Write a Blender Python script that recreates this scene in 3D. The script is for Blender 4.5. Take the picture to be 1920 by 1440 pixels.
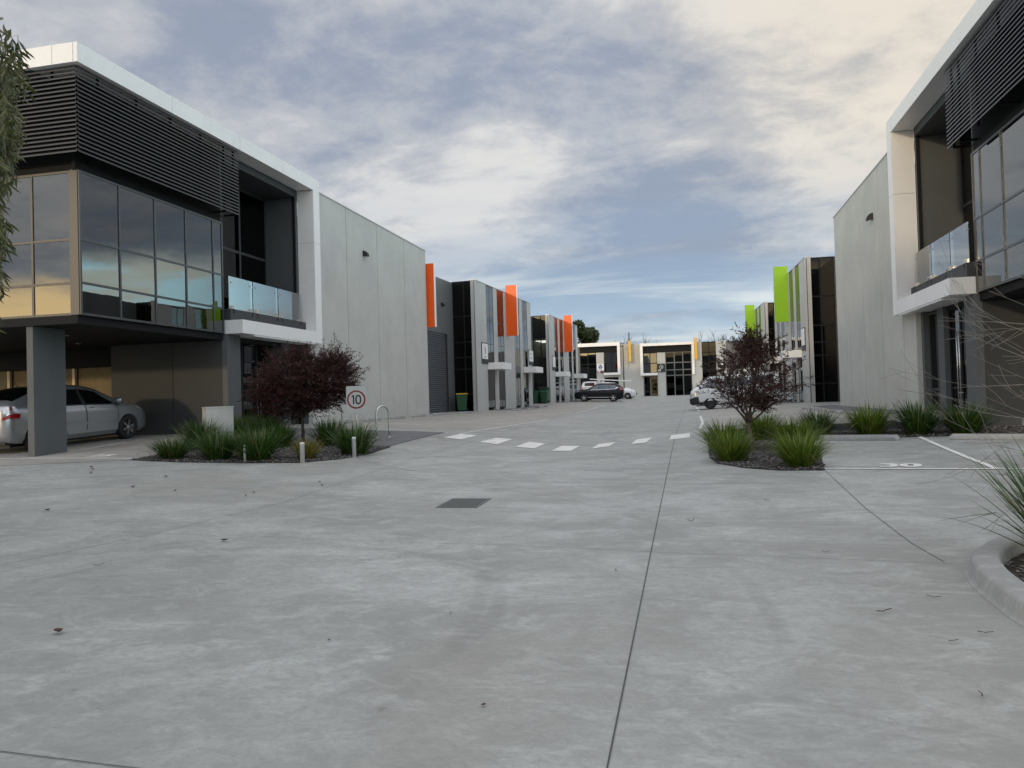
import bpy, bmesh, math, random
from mathutils import Vector, Matrix, geometry
R = math.radians
random.seed(7)
for _o in list(bpy.data.objects):
    bpy.data.objects.remove(_o)
sc = bpy.context.scene
COL = sc.collection
PI = math.pi

# ------------------------------------------------------------------ camera
EYE = 1.57
cam_d = bpy.data.cameras.new('camera')
cam_d.sensor_width = 36.0
cam_d.lens = 36.0 * 1442.0 / 1920.0
cam_d.clip_start = 0.05
cam_d.clip_end = 3000
cam = bpy.data.objects.new('camera', cam_d)
COL.objects.link(cam)
cam.matrix_world = (Matrix.Translation((0, 0, EYE)) @ Matrix.Rotation(R(12.75), 4, 'Z')
                    @ Matrix.Rotation(R(91.12), 4, 'X') @ Matrix.Rotation(R(-1.66), 4, 'Z'))
sc.camera = cam

# ------------------------------------------------------------------ sky, sun, exposure
SUN_EL = 8.0
SUN_DIR = Vector((-0.36, -1.0, 0)).normalized()          # ground direction towards the sun
SUN_VEC = Vector((SUN_DIR.x * math.cos(R(SUN_EL)), SUN_DIR.y * math.cos(R(SUN_EL)), math.sin(R(SUN_EL))))
world = bpy.data.worlds.new('World')
sc.world = world
world.use_nodes = True
wt = world.node_tree
wt.nodes.clear()


class NT:
    """small helper to write node trees as expressions"""
    def __init__(self, tree):
        self.t = tree

    def node(self, typ, ins=None, **props):
        n = self.t.nodes.new(typ)
        for k, v in props.items():
            setattr(n, k, v)
        for k, v in (ins or {}).items():
            self.set(n.inputs[k], v)
        return n

    def set(self, sock, v):
        if isinstance(v, bpy.types.NodeSocket):
            self.t.links.new(v, sock)
        elif v is not None:
            sock.default_value = v

    def math(self, op, a, b=None, c=None, clamp=False):
        n = self.t.nodes.new('ShaderNodeMath')
        n.operation = op
        n.use_clamp = clamp
        self.set(n.inputs[0], a)
        if b is not None:
            self.set(n.inputs[1], b)
        if c is not None:
            self.set(n.inputs[2], c)
        return n.outputs[0]

    def vmath(self, op, a, b=None, out=0):
        n = self.t.nodes.new('ShaderNodeVectorMath')
        n.operation = op
        self.set(n.inputs[0], a)
        if b is not None:
            self.set(n.inputs[1], b)
        return n.outputs[out]

    def ss(self, x, lo, hi, a=0.0, b=1.0):
        n = self.t.nodes.new('ShaderNodeMapRange')
        n.interpolation_type = 'SMOOTHSTEP'
        self.set(n.inputs[0], x)
        n.inputs[1].default_value = lo
        n.inputs[2].default_value = hi
        n.inputs[3].default_value = a
        n.inputs[4].default_value = b
        return n.outputs[0]

    def noise(self, vec, scale, detail=4, rough=0.5, dist=0.0, out=0):
        n = self.t.nodes.new('ShaderNodeTexNoise')
        self.set(n.inputs['Vector'], vec)
        n.inputs['Scale'].default_value = scale
        n.inputs['Detail'].default_value = detail
        n.inputs['Roughness'].default_value = rough
        n.inputs['Distortion'].default_value = dist
        return n.outputs[out]

    def mix(self, f, a, b, mode='MIX'):
        n = self.t.nodes.new('ShaderNodeMix')
        n.data_type = 'RGBA'
        n.blend_type = mode
        self.set(n.inputs[0], f)
        self.set(n.inputs[6], a if not isinstance(a, tuple) else (*a[:3], 1))
        self.set(n.inputs[7], b if not isinstance(b, tuple) else (*b[:3], 1))
        return n.outputs[2]

    def scale(self, vec, s):
        n = self.t.nodes.new('ShaderNodeMapping')
        self.set(n.inputs['Vector'], vec)
        n.inputs['Scale'].default_value = s
        return n.outputs[0]


w = NT(wt)
sky = w.node('ShaderNodeTexSky', sky_type='NISHITA', sun_disc=False, sun_elevation=R(SUN_EL),
             sun_rotation=math.atan2(SUN_DIR.x, SUN_DIR.y), altitude=60, air_density=1.0, dust_density=1.5, ozone_density=2.5)
gen = w.node('ShaderNodeTexCoord').outputs['Generated']
sep = w.node('ShaderNodeSeparateXYZ', {0: gen})
dx, dy, dz = sep.outputs
den = w.math('ADD', w.math('MAXIMUM', dz, 0.0), 0.16)
comb = w.node('ShaderNodeCombineXYZ', {0: w.math('DIVIDE', dx, den), 1: w.math('DIVIDE', dy, den), 2: 0.0})
P = comb.outputs[0]
Pst = w.scale(P, (0.75, 1.15, 1.0))
n_big = w.noise(w.vmath('ADD', Pst, (3.7, 1.9, 0.0)), 0.62, 3, 0.5, 0.25)
n_mid = w.noise(w.vmath('ADD', w.scale(P, (0.9, 1.05, 1.0)), (1.3, 8.2, 2.0)), 1.9, 11, 0.60, 0.25)
n_fine = w.noise(w.vmath('ADD', P, (5.0, 2.0, 4.0)), 4.8, 10, 0.64, 0.35)
cl = w.math('ADD', w.math('MULTIPLY', n_big, 0.60), w.math('MULTIPLY', n_mid, 0.85))
cl = w.math('ADD', cl, w.math('MULTIPLY', n_fine, 0.40))
# the larger banks of thick and thin cloud
for (vx, vy, vz, cosr, amp) in [(-.45, .84, .275, .985, .10), (-.28, .925, .256, .985, .09), (-.19, .955, .22, .99, .05), (-.16, .91, .38, .982, -.05), (-.39, .84, .38, .982, -.05), (-.14, .95, .28, .978, .035), (-.06, .975, .20, .988, -.05),
                                (.035, .977, .205, .990, -.08), (.16, .91, .38, .955, .11), (.14, .975, .145, .993, .13), (-.38, .92, .13, .985, .05)]:
    d0 = Vector((vx, vy, vz)).normalized()
    cl = w.math('ADD', cl, w.math('MULTIPLY', w.ss(w.vmath('DOT_PRODUCT', gen, tuple(d0), out=1), cosr, 1.0), amp))
light = w.ss(cl, 0.71, 1.17)
sun_dot = w.vmath('DOT_PRODUCT', gen, tuple(SUN_VEC), out=1)
toward = w.math('MAXIMUM', sun_dot, 0.0)
CL_DARK, CL_MID, CL_LIT = (0.295, 0.335, 0.425), (0.48, 0.495, 0.53), (0.745, 0.725, 0.695)
cloud = w.mix(w.ss(light, 0.0, 0.55), CL_DARK, CL_MID)
cloud = w.mix(w.ss(light, 0.45, 1.0), cloud, CL_LIT)
warm = w.ss(w.vmath('DOT_PRODUCT', gen, tuple(Vector((0.40, 0.80, 0.42)).normalized()), out=1), 0.86, 1.0)
cloud = w.mix(w.math('MULTIPLY', warm, 0.9), cloud, w.mix(1.0, cloud, (1.13, 1.03, 0.88), 'MULTIPLY'))
# blue gaps low down, between streaks
low = w.ss(dz, 0.31, 0.10)
gapn = w.noise(w.scale(P, (0.55, 1.5, 1.0)), 1.1, 8, 0.52, 0.3)
gap = w.math('MULTIPLY', low, w.ss(gapn, 0.66, 0.46))
clear_blue = w.mix(w.ss(dz, 0.0, 0.20), (0.50, 0.66, 0.80), (0.27, 0.37, 0.52))
cloud = w.mix(w.math('MULTIPLY', gap, 0.78), cloud, clear_blue)
streak = w.math('MULTIPLY', w.ss(dz, 0.24, 0.10), w.ss(w.noise(w.scale(P, (0.35, 1.3, 1.0)), 1.7, 8, 0.55, 0.4), 0.52, 0.70))
cloud = w.mix(w.math('MULTIPLY', streak, 0.65), cloud, (0.82, 0.84, 0.82))
# the sky grows brighter round towards the sunset behind the viewer
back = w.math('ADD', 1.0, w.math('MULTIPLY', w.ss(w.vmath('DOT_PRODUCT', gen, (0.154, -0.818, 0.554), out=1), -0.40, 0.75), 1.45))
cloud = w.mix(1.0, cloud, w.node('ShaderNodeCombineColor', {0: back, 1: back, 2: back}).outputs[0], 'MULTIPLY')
# clear band under the cloud deck, pale cyan to the sides and golden near the sun
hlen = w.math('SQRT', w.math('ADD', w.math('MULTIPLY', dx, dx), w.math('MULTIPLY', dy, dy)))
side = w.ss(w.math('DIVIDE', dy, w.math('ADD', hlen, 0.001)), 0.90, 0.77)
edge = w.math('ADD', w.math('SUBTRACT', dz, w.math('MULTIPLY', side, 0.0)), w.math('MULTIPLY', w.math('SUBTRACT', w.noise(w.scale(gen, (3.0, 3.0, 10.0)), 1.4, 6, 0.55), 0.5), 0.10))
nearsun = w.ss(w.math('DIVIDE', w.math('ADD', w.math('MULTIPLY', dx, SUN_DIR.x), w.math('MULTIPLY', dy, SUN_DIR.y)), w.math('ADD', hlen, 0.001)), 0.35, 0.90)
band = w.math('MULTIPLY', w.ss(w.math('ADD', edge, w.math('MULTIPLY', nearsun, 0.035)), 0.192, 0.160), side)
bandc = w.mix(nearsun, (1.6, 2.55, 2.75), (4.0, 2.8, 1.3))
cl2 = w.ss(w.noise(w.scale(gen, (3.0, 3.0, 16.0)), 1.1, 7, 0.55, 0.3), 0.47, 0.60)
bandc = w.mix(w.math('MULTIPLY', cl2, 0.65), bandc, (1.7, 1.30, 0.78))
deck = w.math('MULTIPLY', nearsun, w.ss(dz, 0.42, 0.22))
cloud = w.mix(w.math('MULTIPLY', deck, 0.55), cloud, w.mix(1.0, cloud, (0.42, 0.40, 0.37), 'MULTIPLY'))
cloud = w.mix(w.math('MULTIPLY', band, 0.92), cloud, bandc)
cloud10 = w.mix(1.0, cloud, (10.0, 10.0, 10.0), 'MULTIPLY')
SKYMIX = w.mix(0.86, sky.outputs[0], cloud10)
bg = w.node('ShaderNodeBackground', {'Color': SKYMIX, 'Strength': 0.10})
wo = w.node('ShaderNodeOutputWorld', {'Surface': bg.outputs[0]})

sun_d = bpy.data.lights.new('sun', 'SUN')
sun_d.energy = 0.85
sun_d.angle = R(2.0)
sun_d.color = (1.0, 0.78, 0.50)
sun = bpy.data.objects.new('sun', sun_d)
COL.objects.link(sun)
sun.matrix_world = Matrix.Translation((0, 0, 60)) @ SUN_VEC.to_track_quat('Z', 'Y').to_matrix().to_4x4()

sc.view_settings.view_transform = 'Standard'
sc.view_settings.look = 'None'
sc.view_settings.exposure = 0.2
sc.view_settings.gamma = 1.0
sc.view_settings.use_curve_mapping = False
try:
    sc.cycles.max_bounces = 8
    sc.cycles.transparent_max_bounces = 12
    sc.cycles.caustics_reflective = False
except Exception:
    pass

# ------------------------------------------------------------------ the lie of the land
CY = [(-60, -.2), (0, 0), (10, .24), (14, .32), (18, .38), (30, .44), (50, .54), (65, .90), (80, 1.2), (97, 1.45), (130, 1.5)]
SY = [(-60, -.2), (0, 0), (10, .37), (13, .44), (16, .58), (19, .76), (25, .88), (40, .92), (55, 1.02), (65, 1.18), (76, 1.33), (97, 1.48), (130, 1.5)]
XC = -2.9


def lerp_tab(tab, y):
    if y <= tab[0][0]:
        return tab[0][1]
    for (a, va), (b, vb) in zip(tab, tab[1:]):
        if y <= b:
            return va + (vb - va) * (y - a) / (b - a)
    return tab[-1][1]


def H(x, y):
    c = s = 0.0
    for o in (-2.4, -1.2, 0, 1.2, 2.4):
        c += lerp_tab(CY, y + o)
        s += lerp_tab(SY, y + o)
    c /= 5
    s /= 5
    t = (math.sqrt((x - XC) ** 2 + 0.36) - 0.6) / 9.2
    t = min(t, 1.0) if t < 0.9 else 1.0 - 0.1 * math.exp(-(t - 0.9) / 0.1)
    return c + (s - c) * t


# ------------------------------------------------------------------ mesh helpers
def poly_inside(p, poly):
    x, y = p
    r = False
    j = len(poly) - 1
    for i in range(len(poly)):
        xi, yi = poly[i][:2]
        xj, yj = poly[j][:2]
        if (yi > y) != (yj > y) and x < (xj - xi) * (y - yi) / (yj - yi) + xi:
            r = not r
        j = i
    return r


class MB:
    def __init__(self):
        self.v, self.f, self.m, self.sm = [], [], [], []
        self.mat = 0
        self.smooth = False

    def add(self, verts, faces):
        b = len(self.v)
        self.v.extend(verts)
        for f in faces:
            self.f.append(tuple(b + i for i in f))
            self.m.append(self.mat)
            self.sm.append(self.smooth)
        return b

    def box(self, x0, x1, y0, y1, z0, z1, pos=None):
        vs = [(x, y, z) for z in (z0, z1) for y in (y0, y1) for x in (x0, x1)]
        if pos:
            vs = [pos(*q) for q in vs]
        self.add(vs, [(0, 2, 3, 1), (4, 5, 7, 6), (0, 1, 5, 4), (2, 6, 7, 3), (0, 4, 6, 2), (1, 3, 7, 5)])
        return self

    def hexa(self, vs):
        """8 corners: bottom ring 0-3, top ring 4-7"""
        self.add(vs, [(3, 2, 1, 0), (4, 5, 6, 7), (0, 1, 5, 4), (1, 2, 6, 5), (2, 3, 7, 6), (3, 0, 4, 7)])
        return self

    def prism(self, poly, z0, z1):
        n = len(poly)
        self.add([(x, y, z0) for x, y in poly] + [(x, y, z1) for x, y in poly],
                 [tuple(range(n - 1, -1, -1)), tuple(range(n, 2 * n))] + [(i, (i + 1) % n, n + (i + 1) % n, n + i) for i in range(n)])
        return self

    def tube(self, pts, rad, n=8, cap=True, sm=True):
        pts = [Vector(p) for p in pts]
        if not isinstance(rad, (list, tuple)):
            rad = [rad] * len(pts)
        up = Vector((0, 0, 1))
        vs, fs = [], []
        prev = None
        for i, p in enumerate(pts):
            t = (pts[min(i + 1, len(pts) - 1)] - pts[max(i - 1, 0)])
            t = t.normalized() if t.length > 1e-9 else up
            if prev is None:
                a = t.cross(up)
                if a.length < 1e-3:
                    a = t.cross(Vector((1, 0, 0)))
                a.normalize()
            else:
                a = prev - t * prev.dot(t)
                a = a.normalized() if a.length > 1e-6 else t.orthogonal().normalized()
            prev = a
            b = t.cross(a)
            for k in range(n):
                an = 2 * PI * k / n
                vs.append(tuple(p + (a * math.cos(an) + b * math.sin(an)) * rad[i]))
        for i in range(len(pts) - 1):
            for k in range(n):
                fs.append((i * n + k, i * n + (k + 1) % n, (i + 1) * n + (k + 1) % n, (i + 1) * n + k))
        if cap:
            fs.append(tuple(range(n - 1, -1, -1)))
            fs.append(tuple((len(pts) - 1) * n + k for k in range(n)))
        s = self.smooth
        self.smooth = sm
        self.add(vs, fs)
        self.smooth = s
        return self

    def lathe(self, prof, n=24, axis='Z', org=(0, 0, 0), sm=True):
        """profile of (radius, height) round an axis"""
        vs, fs = [], []
        for r, h in prof:
            for k in range(n):
                a = 2 * PI * k / n
                c, s_ = r * math.cos(a), r * math.sin(a)
                q = {'Z': (c, s_, h), 'Y': (c, h, s_), 'X': (h, c, s_)}[axis]
                vs.append((q[0] + org[0], q[1] + org[1], q[2] + org[2]))
        for i in range(len(prof) - 1):
            for k in range(n):
                fs.append((i * n + k, i * n + (k + 1) % n, (i + 1) * n + (k + 1) % n, (i + 1) * n + k))
        fs.append(tuple(range(n - 1, -1, -1)))
        fs.append(tuple((len(prof) - 1) * n + k for k in range(n)))
        s0 = self.smooth
        self.smooth = sm
        self.add(vs, fs)
        self.smooth = s0
        return self

    def mesh(self, name, mats, recalc=True):
        me = bpy.data.meshes.new(name)
        me.from_pydata([tuple(p) for p in self.v], [], self.f)
        if not isinstance(mats, (list, tuple)):
            mats = [mats]
        for m in mats:
            me.materials.append(m)
        me.polygons.foreach_set('material_index', self.m)
        me.polygons.foreach_set('use_smooth', self.sm)
        if recalc:
            bm = bmesh.new()
            bm.from_mesh(me)
            bmesh.ops.recalc_face_normals(bm, faces=bm.faces)
            bm.to_mesh(me)
            bm.free()
        me.update()
        return me

    def build(self, name, mats, parent=None, recalc=True, world=False, kind=None, sharp=None):
        if world and parent is not None:
            L = parent.matrix_basis.translation if parent.parent is None else parent.parent.matrix_basis.translation + parent.matrix_basis.translation
            self.v = [(p[0] - L.x, p[1] - L.y, p[2] - L.z) for p in self.v]
        me = self.mesh(name, mats, recalc)
        if sharp:
            me.set_sharp_from_angle(angle=R(sharp))
        return link(name, me, parent, kind=kind)


def link(name, me, parent=None, loc=None, kind=None):
    o = bpy.data.objects.new(name, me)
    COL.objects.link(o)
    if parent is not None:
        o.parent = parent
    if loc is not None:
        o.location = loc
    if kind:
        o['kind'] = kind
    return o


def tag(o, label, cat, group=None):
    o['label'] = label
    o['category'] = cat
    if group:
        o['group'] = group
    return o


def thing(name, label, cat, loc=(0, 0, 0), rz=0.0, group=None):
    o = bpy.data.objects.new(name, None)
    COL.objects.link(o)
    o.empty_display_size = 0.2
    o.location = loc
    o.rotation_euler = (0, 0, rz)
    return tag(o, label, cat, group)


def copy_thing(src, loc, rz=0.0, label=None, group=None):
    c = src.copy()
    COL.objects.link(c)
    c.location = loc
    c.rotation_euler = (0, 0, rz)
    if label:
        c['label'] = label
    if group:
        c['group'] = group
    for ch in list(src.children):
        d = ch.copy()
        COL.objects.link(d)
        d.parent = c
        for g in list(ch.children):
            e = g.copy()
            COL.objects.link(e)
            e.parent = d
    return c


def text_mesh(txt, size=1.0, font_bold=0.0, ext=0.0):
    cu = bpy.data.curves.new('lettering', 'FONT')
    cu.body = txt
    cu.size = size
    cu.align_x = 'CENTER'
    cu.align_y = 'CENTER'
    cu.offset = font_bold
    cu.extrude = ext
    ob = bpy.data.objects.new('lettering', cu)
    COL.objects.link(ob)
    dg = bpy.context.evaluated_depsgraph_get()
    me = bpy.data.meshes.new_from_object(ob.evaluated_get(dg))
    vs = [tuple(v.co) for v in me.vertices]
    fs = [tuple(p.vertices) for p in me.polygons]
    bpy.data.objects.remove(ob)
    bpy.data.curves.remove(cu)
    bpy.data.meshes.remove(me)
    return vs, fs


# ------------------------------------------------------------------ materials
MATS = {}


def principled(name):
    m = bpy.data.materials.new(name)
    m.use_nodes = True
    nt = m.node_tree
    b = nt.nodes['Principled BSDF']
    return m, NT(nt), b


def mat(name, col, rough=0.5, metal=0.0, var=0.0, vscale=3.0, bump=0.0, bscale=60.0, spec=0.5, coat=0.0, streak=0.0, rvar=0.0):
    m, n, b = principled(name)
    b.inputs['Base Color'].default_value = (*col, 1)
    b.inputs['Roughness'].default_value = rough
    b.inputs['Metallic'].default_value = metal
    b.inputs['Specular IOR Level'].default_value = spec
    if coat:
        b.inputs['Coat Weight'].default_value = coat
        b.inputs['Coat Roughness'].default_value = 0.04
    if var or bump or streak or rvar:
        obc = n.node('ShaderNodeTexCoord').outputs['Object']
        c = (*col, 1)
        if var:
            f = n.noise(obc, vscale, 7, 0.6, 0.2)
            c = n.mix(n.ss(f, 0.25, 0.75), tuple(x * (1 - var) for x in col), tuple(min(1, x * (1 + var)) for x in col))
        if streak:
            f2 = n.noise(n.scale(obc, (3.0, 3.0, 0.16)), 2.0, 6, 0.65)
            c = n.mix(n.math('MULTIPLY', n.ss(f2, 0.45, 0.75), streak), c, tuple(x * 0.62 for x in col))
        n.set(b.inputs['Base Color'], c)
        if rvar:
            f3 = n.noise(obc, vscale * 2.3, 5, 0.6)
            n.set(b.inputs['Roughness'], n.ss(f3, 0.3, 0.7, max(0.02, rough - rvar), min(1, rough + rvar)))
        if bump:
            f4 = n.noise(obc, bscale, 5, 0.6)
            bn = n.node('ShaderNodeBump', {'Height': f4, 'Strength': bump, 'Distance': 0.01})
            n.set(b.inputs['Normal'], bn.outputs[0])
    MATS[name] = m
    return m


def glass_mat(name, tint, refl, ior=1.7, gcol=(0.92, 0.95, 0.97), wave=0.0):
    m = bpy.data.materials.new(name)
    m.use_nodes = True
    n = NT(m.node_tree)
    m.node_tree.nodes.clear()
    fr = n.node('ShaderNodeFresnel', {'IOR': ior}).outputs[0]
    fac = n.math('ADD', refl, n.math('MULTIPLY', fr, 1.0 - refl), clamp=True)
    tr = n.node('ShaderNodeBsdfTransparent', {'Color': (*tint, 1)})
    gl = n.node('ShaderNodeBsdfGlossy', {'Color': (*gcol, 1), 'Roughness': 0.012})
    if wave:
        obc = n.node('ShaderNodeTexCoord').outputs['Object']
        f = n.noise(obc, 0.9, 2, 0.5)
        bn = n.node('ShaderNodeBump', {'Height': f, 'Strength': wave, 'Distance': 0.02})
        n.set(gl.inputs['Normal'], bn.outputs[0])
    mx = n.node('ShaderNodeMixShader', {0: fac, 1: tr.outputs[0], 2: gl.outputs[0]})
    n.node('ShaderNodeOutputMaterial', {'Surface': mx.outputs[0]})
    MATS[name] = m
    return m


def leaf_mat(name, stops, rough=0.5, spec=0.4, trans=0.25):
    """per-leaf colour spread; thin leaves let a little light through"""
    m, n, b = principled(name)
    g = n.node('ShaderNodeNewGeometry')
    cr = n.node('ShaderNodeValToRGB', {0: g.outputs['Random Per Island']})
    el = cr.color_ramp.elements
    while len(el) < len(stops):
        el.new(0.5)
    for e, (p, c) in zip(el, stops):
        e.position = p
        e.color = (*c, 1)
    n.set(b.inputs['Base Color'], cr.outputs[0])
    b.inputs['Roughness'].default_value = rough
    b.inputs['Specular IOR Level'].default_value = spec
    if trans:
        tl = n.node('ShaderNodeBsdfTranslucent', {'Color': cr.outputs[0]})
        mx = n.node('ShaderNodeMixShader', {0: trans, 1: b.outputs[0], 2: tl.outputs[0]})
        out = [x for x in m.node_tree.nodes if x.type == 'OUTPUT_MATERIAL'][0]
        n.set(out.inputs['Surface'], mx.outputs[0])
    MATS[name] = m
    return m


def emit_mat(name, col, s):
    m, n, b = principled(name)
    b.inputs['Base Color'].default_value = (*col, 1)
    b.inputs['Emission Color'].default_value = (*col, 1)
    b.inputs['Emission Strength'].default_value = s
    MATS[name] = m
    return m


def concrete_mat(name, c1, c2, arcs=(), warm=0.0, rough=0.55):
    m, n, b = principled(name)
    obc = n.node('ShaderNodeTexCoord').outputs['Object']
    a = n.noise(n.vmath('ADD', obc, (11.0, 4.0, 0)), 0.42, 9, 0.62, 0.35)
    c = n.mix(n.ss(a, 0.36, 0.64), c1, c2)
    mo = n.noise(n.scale(obc, (1.0, 1.2, 1.0)), 0.9, 11, 0.70, 0.5)
    c = n.mix(n.ss(mo, 0.38, 0.60, 0.72, 0.0), c, tuple(x * 0.80 for x in c1))
    tr = n.noise(n.scale(obc, (0.85, 1.5, 1.0)), 2.1, 12, 0.72, 0.8)      # trowel swirls
    c = n.mix(n.math('MULTIPLY', n.ss(tr, 0.47, 0.72), 0.60), c, tuple(x * 1.30 for x in c2))
    tr2 = n.noise(n.scale(obc, (0.9, 1.5, 1.0)), 6.5, 10, 0.72, 1.2)
    c = n.mix(n.math('MULTIPLY', n.ss(tr2, 0.54, 0.72), 0.48), c, tuple(x * 0.72 for x in c1))
    br = n.noise(n.vmath('ADD', obc, (2.0, 31.0, 0)), 0.23, 5, 0.55, 0.6)
    c = n.mix(n.math('MULTIPLY', n.ss(br, 0.55, 0.75), 0.45 + warm), c, (c1[0] * 1.04, c1[1] * 0.95, c1[2] * 0.86))
    fn = n.noise(obc, 34.0, 6, 0.7)
    c = n.mix(n.ss(fn, 0.3, 0.75, 0.0, 0.26), c, tuple(x * 0.70 for x in c1))
    fs_ = n.noise(n.scale(obc, (1.0, 1.5, 1.0)), 11.0, 9, 0.75, 0.8)
    c = n.mix(n.ss(fs_, 0.36, 0.60, 0.52, 0.0), c, tuple(x * 0.74 for x in c1))
    sp = n.noise(obc, 9.0, 2, 0.5)
    c = n.mix(n.math('MULTIPLY', n.ss(sp, 0.73, 0.80), 0.45), c, tuple(x * 0.45 for x in c1))
    for (cx, cy_, rad, wd, amt) in arcs:
        dv = n.vmath('SUBTRACT', n.scale(obc, (1, 1, 0)), (cx, cy_, 0))
        ln = n.vmath('LENGTH', dv, out=1)
        d = n.math('ABSOLUTE', n.math('SUBTRACT', ln, rad))
        wob = n.noise(obc, 0.55, 3, 0.5)
        f = n.math('MULTIPLY', n.ss(d, wd, wd * 0.35), n.math('MULTIPLY', n.ss(wob, 0.42, 0.6), amt))
        c = n.mix(f, c, tuple(x * 0.42 for x in c1))
    n.set(b.inputs['Base Color'], c)
    n.set(b.inputs['Roughness'], n.ss(tr, 0.3, 0.75, rough + 0.1, rough - 0.12))
    b.inputs['Specular IOR Level'].default_value = 0.45
    hb = n.math('ADD', n.math('MULTIPLY', fn, 0.5), n.math('MULTIPLY', tr2, 0.7))
    bn = n.node('ShaderNodeBump', {'Height': hb, 'Strength': 0.35, 'Distance': 0.006})
    n.set(b.inputs['Normal'], bn.outputs[0])
    MATS[name] = m
    return m


M = MATS
concrete_mat('concrete', (0.297, 0.300, 0.284), (0.412, 0.428, 0.414),
             arcs=((-3.4, 4.9, 2.1, 0.09, 0.24), (-3.4, 4.9, 2.75, 0.08, 0.18), (-8.0, 4.2, 6.6, 0.09, 0.26), (-7.4, 4.6, 7.9, 0.08, 0.22), (1.2, 21.0, 8.4, 0.09, 0.26), (1.2, 21.0, 9.9, 0.08, 0.35),
                   (-6.0, 30, 15.6, 0.16, 0.30), (9.0, 27, 17.0, 0.14, 0.25), (10.0, 24, 12.5, 0.16, 0.3), (-10, 66, 7.5, 0.2, 0.35)))
concrete_mat('bay_concrete', (0.325, 0.312, 0.288), (0.40, 0.385, 0.355), warm=0.3)
concrete_mat('kerb_concrete', (0.30, 0.305, 0.30), (0.40, 0.40, 0.39), rough=0.75)
mat('paver', (0.125, 0.125, 0.135), 0.75, var=0.22, vscale=2.2, bump=0.5, bscale=45)
mat('joint', (0.075, 0.075, 0.077), 0.9)
mat('grate_metal', (0.15, 0.155, 0.155), 0.6, metal=0.2)
def worn_paint():
    m, n, b = principled('road_paint')
    obc = n.node('ShaderNodeTexCoord').outputs['Object']
    f = n.noise(obc, 16.0, 8, 0.7)
    g = n.noise(obc, 1.6, 4, 0.6)
    wear = n.ss(n.math('ADD', f, n.math('MULTIPLY', g, 0.55)), 0.84, 0.98)
    c = n.mix(n.ss(n.noise(obc, 5.0, 5, 0.6), 0.3, 0.7), (0.60, 0.60, 0.57), (0.76, 0.76, 0.73))
    c = n.mix(wear, c, (0.33, 0.34, 0.33))
    n.set(b.inputs['Base Color'], c)
    b.inputs['Roughness'].default_value = 0.65
    MATS['road_paint'] = m


worn_paint()
mat('precast', (0.490, 0.500, 0.470), 0.8, var=0.08, vscale=0.7, bump=0.12, bscale=30, streak=0.09)
mat('pilaster', (0.46, 0.47, 0.455), 0.8, var=0.06, vscale=0.8, bump=0.1, bscale=30, streak=0.15)
mat('bollard_white', (0.52, 0.53, 0.53), 0.45, var=0.06)
mat('white_panel', (0.82, 0.825, 0.82), 0.38, var=0.03, vscale=0.9, streak=0.06)
mat('coping', (0.5, 0.5, 0.5), 0.4, metal=0.3)
mat('undercroft_paint', (0.043, 0.045, 0.046), 0.75, var=0.08, vscale=1.0, bump=0.1, bscale=40, streak=0.15)
mat('dark_paint', (0.040, 0.043, 0.046), 0.6, var=0.10, vscale=1.2, bump=0.1, bscale=40)
mat('mid_paint', (0.085, 0.094, 0.100), 0.65, var=0.08, vscale=1.0, bump=0.1, bscale=40, streak=0.15)
mat('black_panel', (0.014, 0.015, 0.016), 0.7, spec=0.15)
mat('louvre_metal', (0.024, 0.026, 0.028), 0.32, metal=0.0, spec=0.6)
mat('frame_metal', (0.10, 0.105, 0.11), 0.35, metal=0.75)
mat('bronze_metal', (0.115, 0.105, 0.092), 0.4, metal=0.3)
mat('steel', (0.62, 0.62, 0.61), 0.28, metal=1.0, rvar=0.08, vscale=20)
mat('galv', (0.45, 0.46, 0.47), 0.45, metal=0.9)
mat('timber', (0.17, 0.125, 0.055), 0.6, var=0.2, vscale=2.0, streak=0.3)
mat('pale_timber', (0.78, 0.62, 0.40), 0.5)
mat('orange', (0.88, 0.115, 0.006), 0.42, var=0.03)
mat('green', (0.25, 0.50, 0.006), 0.42, var=0.03)
mat('yellow', (0.72, 0.40, 0.02), 0.42, var=0.03)
mat('roller', (0.092, 0.100, 0.112), 0.5, var=0.05)
mat('grey_panel', (0.112, 0.116, 0.120), 0.5)
mat('white_sign', (0.80, 0.80, 0.80), 0.4)
mat('sign_sheet', (0.41, 0.43, 0.43), 0.35, metal=0.1)
mat('sign_red', (0.16, 0.006, 0.012), 0.4)
mat('black_print', (0.012, 0.012, 0.013), 0.5)
mat('blue_print', (0.03, 0.09, 0.30), 0.5)
mat('tan_print', (0.35, 0.20, 0.12), 0.5)
mat('maroon_print', (0.09, 0.018, 0.025), 0.5)
mat('grey_print', (0.22, 0.22, 0.23), 0.5)
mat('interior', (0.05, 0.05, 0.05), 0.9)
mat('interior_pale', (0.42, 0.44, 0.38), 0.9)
mat('roof_sheet', (0.22, 0.23, 0.24), 0.5, metal=0.3)
emit_mat('tube_light', (1.0, 0.97, 0.90), 2.6)
glass_mat('tinted_glass', (0.07, 0.075, 0.08), 0.10, 1.55, wave=0.07)
glass_mat('dark_glass', (0.04, 0.042, 0.045), 0.006, 1.36)
glass_mat('room_glass', (0.55, 0.57, 0.55), 0.02, 1.4)
glass_mat('strip_glass', (0.07, 0.08, 0.09), 0.20, 1.7, gcol=(0.74, 0.77, 0.80), wave=0.04)
glass_mat('clear_glass', (0.72, 0.80, 0.78), 0.28, 1.6)
glass_mat('car_glass', (0.16, 0.18, 0.18), 0.10, 1.5)
mat('rubber', (0.016, 0.016, 0.017), 0.8)
mat('alloy', (0.50, 0.51, 0.52), 0.3, metal=0.9)
mat('black_plastic', (0.018, 0.019, 0.020), 0.55)
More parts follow.
